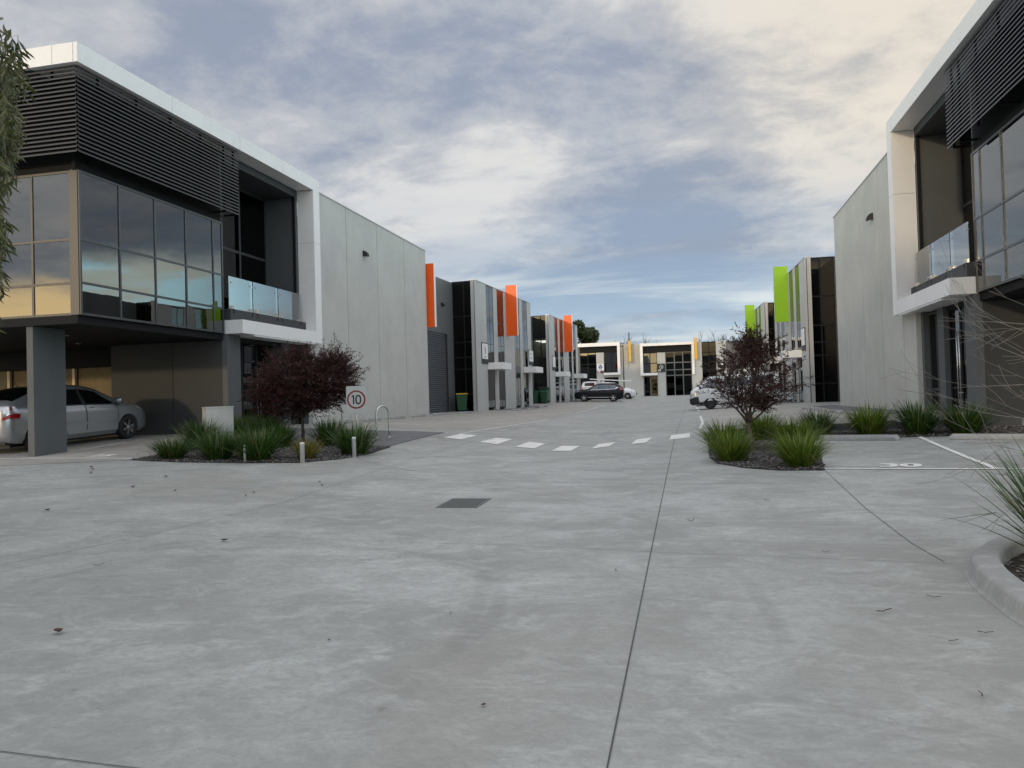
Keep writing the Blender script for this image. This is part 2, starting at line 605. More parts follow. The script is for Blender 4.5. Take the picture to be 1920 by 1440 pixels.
mat('silver_paint', (0.41, 0.43, 0.45), 0.28, metal=0.65, coat=0.8)
mat('navy_paint', (0.0045, 0.006, 0.011), 0.35, spec=0.25, coat=0.15)
mat('white_paint', (0.72, 0.73, 0.73), 0.3, coat=0.7)
mat('chrome', (0.7, 0.7, 0.7), 0.12, metal=1.0)
mat('red_lens', (0.30, 0.006, 0.010), 0.12, coat=0.8)
mat('clear_lens', (0.55, 0.55, 0.56), 0.10, metal=0.6, coat=0.8)
mat('plate', (0.70, 0.70, 0.68), 0.5)
mat('bin_green', (0.022, 0.085, 0.040), 0.5, var=0.1)
mat('bin_dark', (0.022, 0.045, 0.032), 0.5, var=0.1)
mat('bin_yellow', (0.62, 0.40, 0.03), 0.5)
mat('bin_lid_green', (0.03, 0.16, 0.09), 0.5)
mat('soil', (0.028, 0.023, 0.019), 0.95, var=0.35, vscale=9, bump=0.8, bscale=40)
mat('bark_red', (0.085, 0.062, 0.050), 0.85, var=0.3, vscale=14, bump=0.6, bscale=50)
mat('bark_pale', (0.30, 0.27, 0.23), 0.8, var=0.25, vscale=8, bump=0.4, bscale=40)
mat('twig_pale', (0.18, 0.17, 0.15), 0.7, var=0.2, vscale=10)
mat('twig_dark', (0.10, 0.085, 0.07), 0.8)
leaf_mat('strap_leaf', [(0.0, (0.020, 0.048, 0.010)), (0.5, (0.040, 0.092, 0.016)), (0.85, (0.075, 0.140, 0.024)), (0.93, (0.09, 0.12, 0.03)), (1.0, (0.24, 0.19, 0.09))], 0.42, 0.4, 0.2)
leaf_mat('strap_leaf_bright', [(0.0, (0.045, 0.085, 0.008)), (0.5, (0.110, 0.180, 0.018)), (0.85, (0.150, 0.225, 0.026)), (1.0, (0.23, 0.21, 0.07))], 0.42, 0.4, 0.25)
leaf_mat('strap_leaf_gold', [(0.0, (0.085, 0.100, 0.016)), (0.5, (0.165, 0.155, 0.028)), (1.0, (0.25, 0.19, 0.06))], 0.5, 0.35, 0.25)
leaf_mat('brown_leaf', [(0.0, (0.022, 0.012, 0.010)), (0.6, (0.046, 0.019, 0.017)), (0.88, (0.080, 0.028, 0.024)), (1.0, (0.055, 0.040, 0.020))], 0.55, 0.3, 0.18)
leaf_mat('maple_leaf', [(0.0, (0.012, 0.009, 0.007)), (0.45, (0.034, 0.014, 0.013)), (0.8, (0.075, 0.022, 0.023)), (0.9, (0.12, 0.035, 0.032)), (1.0, (0.040, 0.036, 0.016))], 0.55, 0.3, 0.18)
leaf_mat('gum_leaf', [(0.0, (0.042, 0.056, 0.018)), (0.6, (0.082, 0.095, 0.031)), (0.93, (0.14, 0.14, 0.05)), (1.0, (0.20, 0.15, 0.05))], 0.42, 0.45, 0.2)
leaf_mat('tree_leaf', [(0.0, (0.018, 0.030, 0.011)), (0.6, (0.034, 0.052, 0.016)), (1.0, (0.055, 0.070, 0.022))], 0.6, 0.3, 0.15)
leaf_mat('chip', [(0.0, (0.045, 0.042, 0.040)), (0.5, (0.085, 0.080, 0.078)), (0.9, (0.15, 0.14, 0.135)), (1.0, (0.26, 0.23, 0.20))], 0.85, 0.3, 0.0)
leaf_mat('dead_leaf', [(0.0, (0.075, 0.028, 0.018)), (0.5, (0.055, 0.030, 0.020)), (1.0, (0.13, 0.045, 0.030))], 0.6, 0.3, 0.0)

# ================================================================== GROUND
def frange(a, b, s):
    n = int(round((b - a) / s))
    return [a + (b - a) * i / n for i in range(n + 1)]


gx = [-700, -300, -150, -80, -50] + frange(-34, 30, 0.5) + [45, 80, 150, 300, 700]
gy = [-500, -200, -90, -45, -25, -15] + frange(-8, 106, 0.5) + [115, 130, 170, 260, 450, 900]
mb = MB()
mb.smooth = True
nx = len(gx)
for y in gy:
    for x in gx:
        mb.v.append((x, y, H(x, y)))
for j in range(len(gy) - 1):
    for i in range(nx - 1):
        mb.f.append((j * nx + i, j * nx + i + 1, (j + 1) * nx + i + 1, (j + 1) * nx + i))
        mb.m.append(0)
        mb.sm.append(True)
ground = mb.build('driveway', M['concrete'], kind='structure', recalc=False)
ground['label'] = 'trowelled grey concrete driveway between the two rows of units'


def sheet(name, outline, m, z=0.006, step=0.5, parent=ground, kind=None, build=True):
    """a thin sheet lying on the ground inside an outline"""
    pts = []
    n = len(outline)
    for i in range(n):
        a, b = Vector(outline[i]), Vector(outline[(i + 1) % n])
        k = max(1, int((b - a).length / step))
        for q in range(k):
            pts.append(a.lerp(b, q / k))
    ne = len(pts)
    edges = [(i, (i + 1) % ne) for i in range(ne)]
    xs = [p.x for p in pts]
    ys = [p.y for p in pts]
    x = min(xs) + step * 0.5
    poly = [tuple(p) for p in pts]
    while x < max(xs):
        y = min(ys) + step * 0.5
        while y < max(ys):
            if poly_inside((x, y), poly):
                if min((Vector((x, y)) - p).length for p in pts) > step * 0.35:
                    pts.append(Vector((x, y)))
            y += step
        x += step
    r = geometry.delaunay_2d_cdt(pts, edges, [], 1, 1e-5)
    mb = MB()
    mb.smooth = True
    mb.add([(p.x, p.y, H(p.x, p.y) + z) for p in r[0]], [tuple(f) for f in r[2]])
    if not build:
        return mb
    return mb.build(name, m, parent, kind=kind)


def strip(name, path, width, m, z=0.007, parent=ground):
    mb = MB()
    pts = []
    for a, b in zip(path, path[1:]):
        a, b = Vector(a), Vector(b)
        k = max(1, int((b - a).length / 0.4))
        pts += [a.lerp(b, q / k) for q in range(k)]
    pts.append(Vector(path[-1]))
    vs, fs = [], []
    for i, p in enumerate(pts):
        t = (pts[min(i + 1, len(pts) - 1)] - pts[max(i - 1, 0)]).normalized()
        nrm = Vector((-t.y, t.x)) * width * 0.5
        for s in (1, 0, -1):
            q = p + nrm * s
            vs.append((q.x, q.y, H(q.x, q.y) + z))
    for i in range(len(pts) - 1):
        for k in (0, 1):
            fs.append((i * 3 + k, i * 3 + k + 1, i * 3 + k + 4, i * 3 + k + 3))
    mb.add(vs, fs)
    return mb.build(name, m, parent, recalc=False)


K = 1.036


def sc_pts(l):
    return [(x * K, y * K) for x, y in l]


# saw-cut control joints
for path, wd in [([(-0.37, -4), (-0.35, 7), (-0.32, 20), (-0.1, 50), (0.05, 78)], 0.008),
                 ([(-6.35, 5.6), (-5.75, 7.4), (-5.40, 9.6), (-5.52, 13), (-5.62, 20), (-5.9, 32), (-6.2, 50), (-6.3, 92)], 0.006),
                 ([(-8.3, 7.52), (-4.25, 7.37), (-1.66, 7.15), (-0.08, 6.85), (1.35, 6.66), (1.95, 6.56)], 0.0035),
                 ([(2.0, 12.4), (1.86, 9.0), (1.86, 7.3), (1.92, 6.62)], 0.006),
                 ([(-9.0, 2.9), (-3.03, 2.85), (-2.28, 2.81), (-0.37, 2.78), (5, 2.7)], 0.006),
                 ([(-20, 13.2), (-13.9, 13.45), (-11.75, 14.35)], 0.008),
                 ([(-6.3, 56), (6, 56)], 0.012), ([(-6.2, 36), (0.4, 36.2), (5, 36.4)], 0.012),
                 ([(-6.3, 76), (6, 76)], 0.012)]:
    strip('control_joint', path, wd, M['joint'], 0.005)

# paler slabs of the parking bays
sheet('parking_slab', [(-25, 13.4), (-13.9, 13.5), (-11.8, 14.35), (-11.8, 20.6), (-25, 20.6)], M['bay_concrete'], 0.004)
sheet('parking_slab', [(-12.9, 24.6), (-6.35, 24.6), (-6.5, 60), (-6.6, 92), (-11.0, 92), (-11.6, 38.2), (-12.9, 38.2)], M['bay_concrete'], 0.004, step=1.0)
sheet('parking_slab', [(0.75, 20.5), (6.3, 20.5), (6.3, 42.5), (0.75, 42.5)], M['bay_concrete'], 0.004, step=1.0)

# dark paved footpaths beside the facades and behind the planting bed
sheet('paved_path', [(-7.15, 17.8), (-7.36, 22.9), (-9.0, 23.0), (-13.0, 23.0), (-13.0, 20.7), (-11.8, 18.3), (-9.3, 17.95)], M['paver'], 0.010)
sheet('paved_path', [(-11.75, 45.3), (-10.0, 50.0), (-9.95, 56.5), (-11.1, 56.5)], M['paver'], 0.010)
sheet('paved_path', [(-11.0, 65.6), (-9.5, 69.5), (-9.3, 77.5), (-10.2, 77.5)], M['paver'], 0.010)
sheet('paved_path', [(6.2, 44.5), (4.7, 48.5), (4.6, 55.5), (5.95, 55.5)], M['paver'], 0.010)
sheet('paved_path', [(6.5, 23.9), (5.6, 24.5), (5.3, 27), (5.5, 37), (6.4, 37)], M['paver'], 0.010)
sheet('paved_path', [(-5.3, 94.5), (-3.2, 94.5), (-3.2, 96.8), (-5.3, 96.8)], M['paver'], 0.010)

# painted markings: the chevron row of blocks across the lane
for q in [[(-6.46, 20.0), (-6.48, 21.65), (-5.84, 21.15), (-5.83, 19.55)], [(-5.14, 18.8), (-5.13, 20.45), (-4.58, 20.1), (-4.54, 18.25)],
          [(-3.95, 17.6), (-3.96, 19.3), (-3.43, 18.75), (-3.42, 17.25)], [(-2.92, 16.6), (-2.92, 18.05), (-2.46, 17.9), (-2.47, 16.5)],
          [(-2.08, 16.95), (-2.07, 18.3), (-1.68, 18.65), (-1.74, 17.35)], [(-1.27, 17.75), (-1.23, 19.35), (-0.88, 19.65), (-0.94, 18.0)],
          [(-0.42, 18.5), (-0.42, 20.2), (0.06, 20.6), (0.05, 18.9)]]:
    o = sheet('painted_block', sc_pts(q), M['road_paint'], 0.009, step=0.3)
LW = 0.085
for path in [[(-6.75, 22.5), (-6.45, 27), (-6.1, 34.2)], [(-6.25, 44.5), (-6.35, 52), (-6.3, 60.8)], [(-5.9, 67.5), (-5.8, 77)],
             [(-6.72, 22.6), (-11.3, 23.4)], [(-6.5, 26.4), (-11.6, 26.8)], [(-6.32, 29.0), (-11.6, 29.4)], [(-6.2, 31.6), (-11.6, 32.0)], [(-6.1, 34.2), (-11.6, 34.6)],
             [(-6.25, 44.5), (-10.5, 44.8)], [(-6.3, 49.8), (-10.0, 50.1)], [(-6.35, 55.2), (-9.8, 55.5)], [(-6.3, 60.8), (-10.8, 61.0)],
             [(-5.9, 70.2), (-9.3, 70.4)], [(-5.85, 75), (-9.2, 75.2)],
             [(2.0, 12.56), (4.23, 12.08), (6.7, 11.5)], [(4.54, 16.9), (4.23, 12.12)], [(2.0, 12.6), (2.12, 13.7)],
             [(-25, 14.9), (-14.8, 14.75), (-11.75, 14.6)], [(-14.72, 15.9), (-15.1, 20.5)], [(-18.0, 14.9), (-18.4, 20.5)],
             [(0.36, 23.2), (0.52, 27.5), (0.55, 34.0)], [(0.42, 24.6), (5.0, 25.2)], [(0.55, 30.2), (5.0, 30.6)],
             [(0.6, 39.2), (5.4, 39.6)], [(0.62, 42.0), (0.6, 50)], [(-5.3, 94.3), (-5.6, 91)], [(-3.2, 94.3), (-2.6, 91)]]:
    strip('painted_line', path, LW if len(path) < 3 else 0.09, M['road_paint'], 0.009)


def ground_text(txt, x, y, size, ang, stretch=1.0):
    vs, fs = text_mesh(txt, size, 0.026)
    mb = MB()
    c, s = math.cos(ang), math.sin(ang)
    out = []
    for (a, b, _) in vs:
        b *= stretch
        X, Y = x + a * c - b * s, y + a * s + b * c
        out.append((X, Y, H(X, Y) + 0.009))
    mb.add(out, fs)
    return mb.build('painted_number', M['road_paint'], ground, recalc=False)


ground_text('30', 3.13, 12.72, 0.58, R(-12), 0.95)
ground_text('25', -13.1, 15.12, 0.54, 0.0, 0.9)

# drain grate set in the concrete
grate = thing('drain_grate', 'galvanised rectangular drain grate set flush in the open concrete', 'drain grate', (-2.87, 9.65, H(-2.87, 9.65)))
mb = MB()
gz = 0.012
for (a, b, c, d) in [(-.27, .27, -.36, -.335), (-.27, .27, .335, .36), (-.27, -.245, -.335, .335), (.245, .27, -.335, .335)]:
    mb.box(a, b, c, d, -0.02, gz)
mb.build('frame', M['grate_metal'], grate)
mb = MB()
mb.box(-.245, .245, -.335, .335, -0.015, 0.0055)
mb.build('pit', M['black_panel'], grate)
mb = MB()
mb.box(-.238, .238, -.0055, .0055, 0.006, gz + 0.002)
barm = mb.mesh('bar', M['grate_metal'])
grate.rotation_euler = (math.atan2(H(-2.87, 10) - H(-2.87, 9.3), .7), -math.atan2(H(-2.6, 9.65) - H(-3.1, 9.65), .5), 0)
for k in range(22):
    link('bar', barm, grate, (0, -.315 + k * .03, 0))

# ------------------------------------------------------------------ planting beds
BED_L = [(-11.3, 13.85), (-10.0, 13.6), (-8.3, 13.58), (-7.4, 13.72), (-6.85, 14.4), (-6.68, 15.6), (-6.80, 17.0), (-9.0, 17.25), (-11.0, 17.6), (-12.6, 20.4), (-13.3, 20.4), (-11.5, 16.5)]
BED_R = [(0.36, 14.1), (0.46, 13.15), (0.87, 12.4), (1.33, 12.03), (1.93, 11.93), (2.15, 13.6), (2.45, 16.75), (4.4, 16.35), (6.6, 15.9), (6.6, 17.5), (4.6, 18.1), (2.4, 18.6), (0.9, 18.7), (0.42, 17.2)]
BED_L, BED_R = sc_pts(BED_L), sc_pts(BED_R)
BED_F = [(2.10, 5.6), (2.08, 5.05), (2.26, 4.2), (2.66, 3.45), (4.2, 2.72), (8, 2.55), (8, 8.2), (4.2, 7.85), (2.80, 7.08), (2.27, 6.5), (2.13, 6.1)]


def bed(outline, chips, seed, zt=0.012, zadd=0.0):
    b = sheet('garden_bed', outline, M['soil'], zt + zadd, 0.4, parent=None, kind='structure')
    rnd = random.Random(seed)
    xs = [p[0] for p in outline]
    ys = [p[1] for p in outline]
    mb = MB()
    n = 0
    while n < chips:
        x, y = rnd.uniform(min(xs), max(xs)), rnd.uniform(min(ys), max(ys))
        if not poly_inside((x, y), outline):
            continue
        n += 1
        z = H(x, y) + zt + zadd
        L, W_, T = rnd.uniform(.015, .045), rnd.uniform(.010, .026), rnd.uniform(.006, .016)
        a = rnd.uniform(0, 2 * PI)
        ti = rnd.uniform(-.5, .5)
        c, s = math.cos(a), math.sin(a)
        vs = []
        for (u, v, q) in [(-1, 0, 0), (1, .1, .2), (0, 1, -.1), (.1, -1, 0), (0, 0, 1.0), (.1, .1, -1)]:
            u *= L * rnd.uniform(.7, 1.2)
            v *= W_ * rnd.uniform(.7, 1.2)
            q = q * T + u * ti
            vs.append((x + u * c - v * s, y + u * s + v * c, z + 0.006 + q))
        mb.add(vs, [(0, 2, 4), (2, 1, 4), (1, 3, 4), (3, 0, 4), (2, 0, 5), (1, 2, 5), (3, 1, 5), (0, 3, 5)])
    o = mb.build('mulch', M['chip'], None, recalc=False, kind='stuff')
    return b, o


b1, m1 = bed(BED_L, 6500, 3)
m1['label'] = 'dark wood chip mulch under the left planting bed'
b2, m2 = bed(BED_R, 6500, 4)
m2['label'] = 'dark stone mulch round the small tree in the right planting bed'
b3, m3 = bed(BED_F, 8000, 5, 0.03)
m3['label'] = 'dark mulch inside the kerbed corner island'

# low dark retaining edge behind the right-hand plants
rw = tag(MB().build('retaining_edge', M['dark_paint']), 'low dark retaining edge behind the row of strappy plants', 'retaining wall')
mb = MB()
pts = [(0.95, 19.4), (2.4, 19.3), (4.6, 18.8), (6.9, 18.25)]
for (a, b) in zip(pts, pts[1:]):
    za, zb = H(*a), H(*b)
    mb.hexa([(a[0], a[1], za - .1), (b[0], b[1], zb - .1), (b[0], b[1] + .12, zb - .1), (a[0], a[1] + .12, za - .1),
             (a[0], a[1], za + .16), (b[0], b[1], zb + .2), (b[0], b[1] + .12, zb + .2), (a[0], a[1] + .12, za + .16)])
rw.data = mb.mesh('retaining_edge', M['dark_paint'])

# kerb round the foreground island
KP = [(8.0, 2.35), (4.2, 2.5), (2.5, 3.25), (2.08, 4.1), (1.90, 4.95), (1.88, 5.5), (1.92, 6.05), (2.08, 6.55), (2.62, 7.20), (4.1, 8.05), (8.0, 8.4)]


def smooth_path(p, k=6):
    out = []
    P_ = [Vector(q) for q in p]
    for i in range(len(P_) - 1):
        p0, p1, p2, p3 = P_[max(i - 1, 0)], P_[i], P_[i + 1], P_[min(i + 2, len(P_) - 1)]
        for q in range(k):
            t = q / k
            out.append(0.5 * ((2 * p1) + (-p0 + p2) * t + (2 * p0 - 5 * p1 + 4 * p2 - p3) * t * t + (-p0 + 3 * p1 - 3 * p2 + p3) * t ** 3))
    out.append(P_[-1])
    return out


def kerb(path, prof, name, m):
    pts = smooth_path(path)
    mb = MB()
    mb.smooth = True
    vs, fs = [], []
    n = len(prof)
    for i, p in enumerate(pts):
        t = (pts[min(i + 1, len(pts) - 1)] - pts[max(i - 1, 0)]).normalized()
        nr = Vector((t.y, -t.x))           # towards the island
        for (o, z) in prof:
            q = p + nr * o
            vs.append((q.x, q.y, H(p.x, p.y) + z))
    for i in range(len(pts) - 1):
        for k in range(n - 1):
            fs.append((i * n + k, i * n + k + 1, (i + 1) * n + k + 1, (i + 1) * n + k))
    mb.add(vs, fs)
    return mb.build(name, m, None, kind='structure', sharp=50)


kerb(KP, [(-.02, -.02), (-.015, .006), (0.0, .012), (0.012, .03), (0.032, .100), (0.045, .117), (0.065, .125), (0.19, .127), (0.21, .120), (0.222, .10), (0.24, -.05)], 'kerb', M['kerb_concrete'])

# ================================================================== BUILDINGS
def bar(mb, pos, a0, a1, o0, o1, z0, z1):
    mb.box(a0, a1, o0, o1, z0, z1, pos)


def glazing(parent, pos, a_edges, z_edges, glass, metal, o=0.0, fw=0.055, fd=0.07, skip=(), world=True, pane_th=0.012):
    """panes as single parts, mullions and transoms joined into one window_frame"""
    for i in range(len(a_edges) - 1):
        for j in range(len(z_edges) - 1):
            if (i, j) in skip:
                continue
            mb = MB()
            a0, a1 = sorted((a_edges[i], a_edges[i + 1]))
            jit = random.uniform(-.0022, .0022)
            jit2 = random.uniform(-.0022, .0022)

            def pp(a, o_, z, a0=a0, a1=a1, j=j, jit=jit, jit2=jit2):
                k = (a - a0) / max(a1 - a0, .01) - .5
                kz = (z - z_edges[j]) / (z_edges[j + 1] - z_edges[j]) - .5
                return pos(a, o_ + jit * 2 * k + jit2 * 2 * kz, z)
            mb.box(a0 + fw * .3, a1 - fw * .3, o - pane_th, o, z_edges[j] + fw * .3, z_edges[j + 1] - fw * .3, pp)
            mb.build('window_pane', glass, parent, world=world)
    mb = MB()
    lo, hi = min(a_edges), max(a_edges)
    for a in a_edges:
        bar(mb, pos, a - fw / 2, a + fw / 2, o - fd * .7, o + fd * .3, z_edges[0] - fw * .4, z_edges[-1] + fw * .4)
    srt = sorted(a_edges)
    for z in z_edges:
        for a0, a1 in zip(srt, srt[1:]):
            bar(mb, pos, a0 + fw / 2, a1 - fw / 2, o - fd * .6, o + fd * .24, z - fw / 2, z + fw / 2)
    mb.build('window_frame', metal, parent, world=world)


def tbox(parent, name, m, pos, *args, **kw):
    mb = MB()
    bar(mb, pos, *args)
    return mb.build(name, m, parent, world=kw.get('world', True))


def office(side):
    L = side == 'left'
    XF = -12.93 if L else 6.30
    sx = 1.0 if L else -1.0           # outward direction of the street face
    yo = 0.0 if L else -0.22
    # street face: a = Y, o = outwards
    S = lambda a, o, z: (XF + sx * o, a + yo, z)
    # near face: a = depth behind the street plane, o = outwards (towards the viewer)
    NF = lambda a, o, z: (XF - sx * a, 14.4 + yo - o, z)
    base = thing('office_building', 'two-storey office with white framed upper floor and black louvres, on the left of the driveway' if L else
                 'two-storey office with white frame and black louvres at the right edge, behind the bare twigs', 'building',
                 (XF - sx * 4, 20, .8))
    T = 9.78
    DEEP = 12.0
    # --- white frame: fascia panels, far post, lower fascia
    js = [14.4, 17.65, 20.8, 23.3, 25.92]
    for a, b in zip(js, js[1:]):
        tbox(base, 'fascia_panel', M['white_panel'], S, a + .006, b - .006, -.10, 0, 9.34, T)
    ds = [0.106, 0.66, 3.6, 6.6, 9.6, 12.0]
    for a, b in zip(ds, ds[1:]):
        tbox(base, 'fascia_panel', M['white_panel'], NF, a + .006, b - .006, -.10, 0, 9.34, T)
    for a, b in zip(js, js[1:]):
        tbox(base, 'soffit_panel', M['white_panel'], S, max(a, 14.51) + .004, min(b, 25.44) - .004, -1.30, -.105, 9.345, 9.39)
    tbox(base, 'roof', M['roof_sheet'], S, 14.52, 25.9, -DEEP, -.11, 9.42, 9.62)
    for z0, z1 in ((3.79, 7.43), (7.44, 9.335)):
        tbox(base, 'frame_post', M['white_panel'], S, 25.45, 25.92, -.64, 0, z0, z1)
    for a, b in ((20.72, 23.43), (23.44, 25.445)):
        tbox(base, 'balcony_fascia', M['white_panel'], S, a, b, -.62, 0, 3.79, 4.20)
    # --- balcony recess
    tbox(base, 'balcony_upstand', M['dark_paint'], S, 20.72, 25.44, -.62, -.40, 4.203, 4.55)
    tbox(base, 'balcony_floor', M['dark_paint'], S, 20.72, 25.44, -3.2, -.625, 4.0, 4.45)
    tbox(base, 'recess_wall', M['mid_paint'], S, 25.30, 25.44, -2.6, -.645, 4.46, 9.335)
    tbox(base, 'recess_trim', M['black_panel'], S, 25.25, 25.297, -.74, -.645, 4.46, 9.335)
    tbox(base, 'recess_soffit', M['dark_paint'], S, 20.72, 25.29, -2.6, -.60, 9.08, 9.335)
    tbox(base, 'recess_wall', M['dark_paint'], S, 20.62, 20.715, -2.6, -.61, 4.0, 9.3)
    glazing(base, S, [20.75, 22.1, 23.6, 25.28], [4.55, 6.85, 9.05], M['dark_glass'], M['dark_paint'], o=-1.85, fw=.09)
    # --- glass balustrade, each sheet with its clips
    for a, b in ((20.76, 22.06), (22.10, 23.62), (23.66, 25.22)):
        g = tbox(base, 'balustrade_pane', M['clear_glass'], S, a, b, -.482, -.470, 4.50, 5.55)
        mb = MB()
        for ya in (a + .14, b - .14):
            bar(mb, S, ya - .022, ya + .022, -.495, -.40, 4.42, 4.66)
        for ya in (a + .14, b - .14):
            q = S(ya, -.46, 5.38)
            mb.lathe([(.001, -.006), (.026, -.005), (.026, .005), (.001, .006)], 10, 'X', q)
        mb.build('glass_clip', M['steel'], g, world=True)
    mb = MB()
    bar(mb, S, 20.76, 25.22, -.500, -.485, 5.36, 5.385)
    mb.build('handrail', M['steel'], base, world=True)
    # --- street glass wall
    aY = [15.03, 16.30, 17.60, 18.88, 20.14, 20.60]
    zz = [3.82, 4.54, 5.55, 7.12]
    glazing(base, S, aY, zz, M['tinted_glass'], M['frame_metal'], o=-.57)
    tbox(base, 'header_panel', M['black_panel'], S, 14.95, 20.6, -.70, -.60, 7.14, 9.33)
    # --- near glass wall
    aX = [0.80] + [1.86 + 1.09 * k for k in range(9)]
    glazing(base, NF, aX, zz, M['tinted_glass'], M['bronze_metal'], o=-.62)
    tbox(base, 'header_panel', M['black_panel'], NF, .72, 11.5, -.74, -.65, 7.14, 9.33)
    tbox(base, 'corner_post', M['bronze_metal'], NF, .585, .77, -.70, -.585, 3.80, 7.16)
    # --- floor slab of the upper storey, dark inside
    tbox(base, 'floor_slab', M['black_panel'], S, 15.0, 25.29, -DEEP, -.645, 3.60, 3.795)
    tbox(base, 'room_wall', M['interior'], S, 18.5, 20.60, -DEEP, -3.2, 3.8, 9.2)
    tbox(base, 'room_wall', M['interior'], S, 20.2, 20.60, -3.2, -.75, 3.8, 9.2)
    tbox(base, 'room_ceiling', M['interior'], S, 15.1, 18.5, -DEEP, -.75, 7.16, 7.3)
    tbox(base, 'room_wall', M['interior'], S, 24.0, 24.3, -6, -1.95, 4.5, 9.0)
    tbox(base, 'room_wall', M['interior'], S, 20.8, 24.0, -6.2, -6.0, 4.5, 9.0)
    # --- louvre screen: each blade its own part
    y1 = 20.88
    def blade(x0, x1, near):
        mb = MB()
        # slanted blade, section in (out, z)
        sec = [(-.035, .038), (-.030, .052), (.046, -.006), (.046, -.040)]
        if near:
            pos = lambda a, o, z: NF(a, o - .17, z)
        else:
            pos = lambda a, o, z: S(a, o - .17, z)
        vs = [pos(a, o, z) for a in (x0, x1) for (o, z) in sec]
        vs = [(p[0] - base.location.x, p[1] - base.location.y, p[2]) for p in vs]
        mb.add(vs, [(0, 1, 2, 3), (7, 6, 5, 4), (0, 4, 5, 1), (1, 5, 6, 2), (2, 6, 7, 3), (3, 7, 4, 0)])
        return mb.mesh('louvre_blade', M['louvre_metal'])
    ms, mn = blade(14.56, y1, False), blade(.16, 11.5, True)
    for k in range(20):
        z = 7.42 + k * .0985
        for me in (ms, mn):
            o = link('louvre_blade', me, base)
            o.location.z = z - base.location.z
    for a in (15.3, 16.6, 17.9, 19.2, 20.3, 20.8):
        mb = MB()
        bar(mb, S, a - .02, a + .02, -.28, -.232, 7.36, 9.34)
        if a not in (16.6, 19.2):
            bar(mb, S, a - .02, a + .02, -.59, -.279, 7.36, 7.41)
        mb.build('louvre_bracket', M['black_panel'], base, world=True)
    for a in (.9, 2.2, 3.5, 4.8, 6.1):
        tbox(base, 'louvre_bracket', M['black_panel'], NF, a - .02, a + .02, -.28, -.232, 7.36, 9.34)
    # --- ground floor
    gz = 0.55
    tbox(base, 'undercroft_wall', M['undercroft_paint'], S, 20.70, 20.95, -4.6, -2.42, gz, 3.597)
    tbox(base, 'undercroft_wall', M['undercroft_paint'], S, 20.70, 20.95, -2.40, -.70, gz, 3.597)
    tbox(base, 'entrance_pier', M['mid_paint'], S, 20.69, 21.40, -.695, -.52, gz, 3.785)
    tbox(base, 'blade_column', M['mid_paint'], S, 15.06, 16.02, -2.12, -1.94, .3, 3.597)
    tbox(base, 'blade_column', M['mid_paint'], S, 15.06, 16.02, -7.1, -6.9, .3, 3.597)
    tbox(base, 'blade_column', M['mid_paint'], S, 15.06, 16.02, -11.9, -11.7, .3, 3.597)
    if L:
        # back of the car port: timber sheets between pale door jambs
        for k, (d_a, d_b) in enumerate([(4.63, 6.62), (6.68, 9.2), (9.26, 12.4)]):
            tbox(base, 'timber_panel', M['timber'], S, 21.6, 21.66, -d_b, -d_a, gz, 3.597)
            tbox(base, 'door_jamb', M['pale_timber'], S, 21.50, 21.59, -d_a - .045 - (.02 if k == 0 else .055), -d_a + (-.02 if k == 0 else -.005), gz, 2.99)
        tbox(base, 'back_wall', M['black_panel'], S, 21.67, 21.80, -12.4, -4.62, gz, 3.597)
        tbox(base, 'shade_beam', M['black_panel'], S, 21.40, 21.58, -12.4, -4.62, 3.0, 3.597)  # black beam added as the shade above the timber sheets
    else:
        tbox(base, 'undercroft_wall', M['undercroft_paint'], S, 20.70, 20.95, -12, -4.62, gz, 3.597)
    mb = MB()
    for (a, d) in ((17.2, 3.0), (17.2, 6.0), (19.4, 4.6), (22.8, 1.0)):
        q = S(a, -d, 3.592)
        mb.lathe([(.0, .0), (.075, .0), (.08, -.012), (.05, -.014), (.0, -.010)], 14, 'Z', q)
    mb.build('downlight', M['steel'], base, world=True)
    dd = -1.05 if L else -.70
    d0, d1 = (21.4, 24.05) if L else (21.35, 23.1)
    # entrance doors
    zs = [gz + .3, 3.70]
    n = 3 if L else 2
    ed = [d0 + .05 + (d1 - d0 - .1) * k / n for k in range(n + 1)]
    glazing(base, S, ed, zs, M['dark_glass'], M['black_panel'], o=dd, fw=.10)
    mid = ed[1] if not L else ed[2]
    for s in (-.09, .09):
        hnd = MB()
        q = [S(mid + s, dd + .09, 1.25), S(mid + s, dd + .09, 3.0)]
        hnd.tube(q, .017, 10)
        for z in (1.4, 2.85):
            hnd.tube([S(mid + s, dd + .09, z), S(mid + s, dd, z)], .012, 8)
        hnd.build('door_handle', M['steel'], base, world=True)
    p0 = d1
    p1 = 24.5 if L else 23.6
    tbox(base, 'entrance_pier', M['mid_paint'], S, p0 + .003, p1, dd - .2, -.55, gz, 3.785)
    w1 = 25.35 if L else 24.40
    glazing(base, S, [p1 + .03, w1], [gz + .3, 1.5, 3.65], M['dark_glass'], M['dark_paint'], o=-.58, fw=.07)
    tbox(base, 'entrance_pier', M['mid_paint'], S, w1 + .036, 25.44, -.80, -.42, gz, 3.785)
    tbox(base, 'lobby_wall', M['interior'], S, 21.4, 25.4, -4, -3.8, gz, 3.59)
    tbox(base, 'lobby_wall', M['interior'], S, 25.36, 25.44, -4, -.805, gz, 3.78)
    tbox(base, 'entrance_soffit', M['white_panel'], S, 21.4, 25.4, -1.2, -.02, 3.74, 3.787)
    tbox(base, 'doorstep', M['bay_concrete'], S, 20.96, 25.35, -3.7, -.30, .3, .89)
    return base


office('left')
office('right')


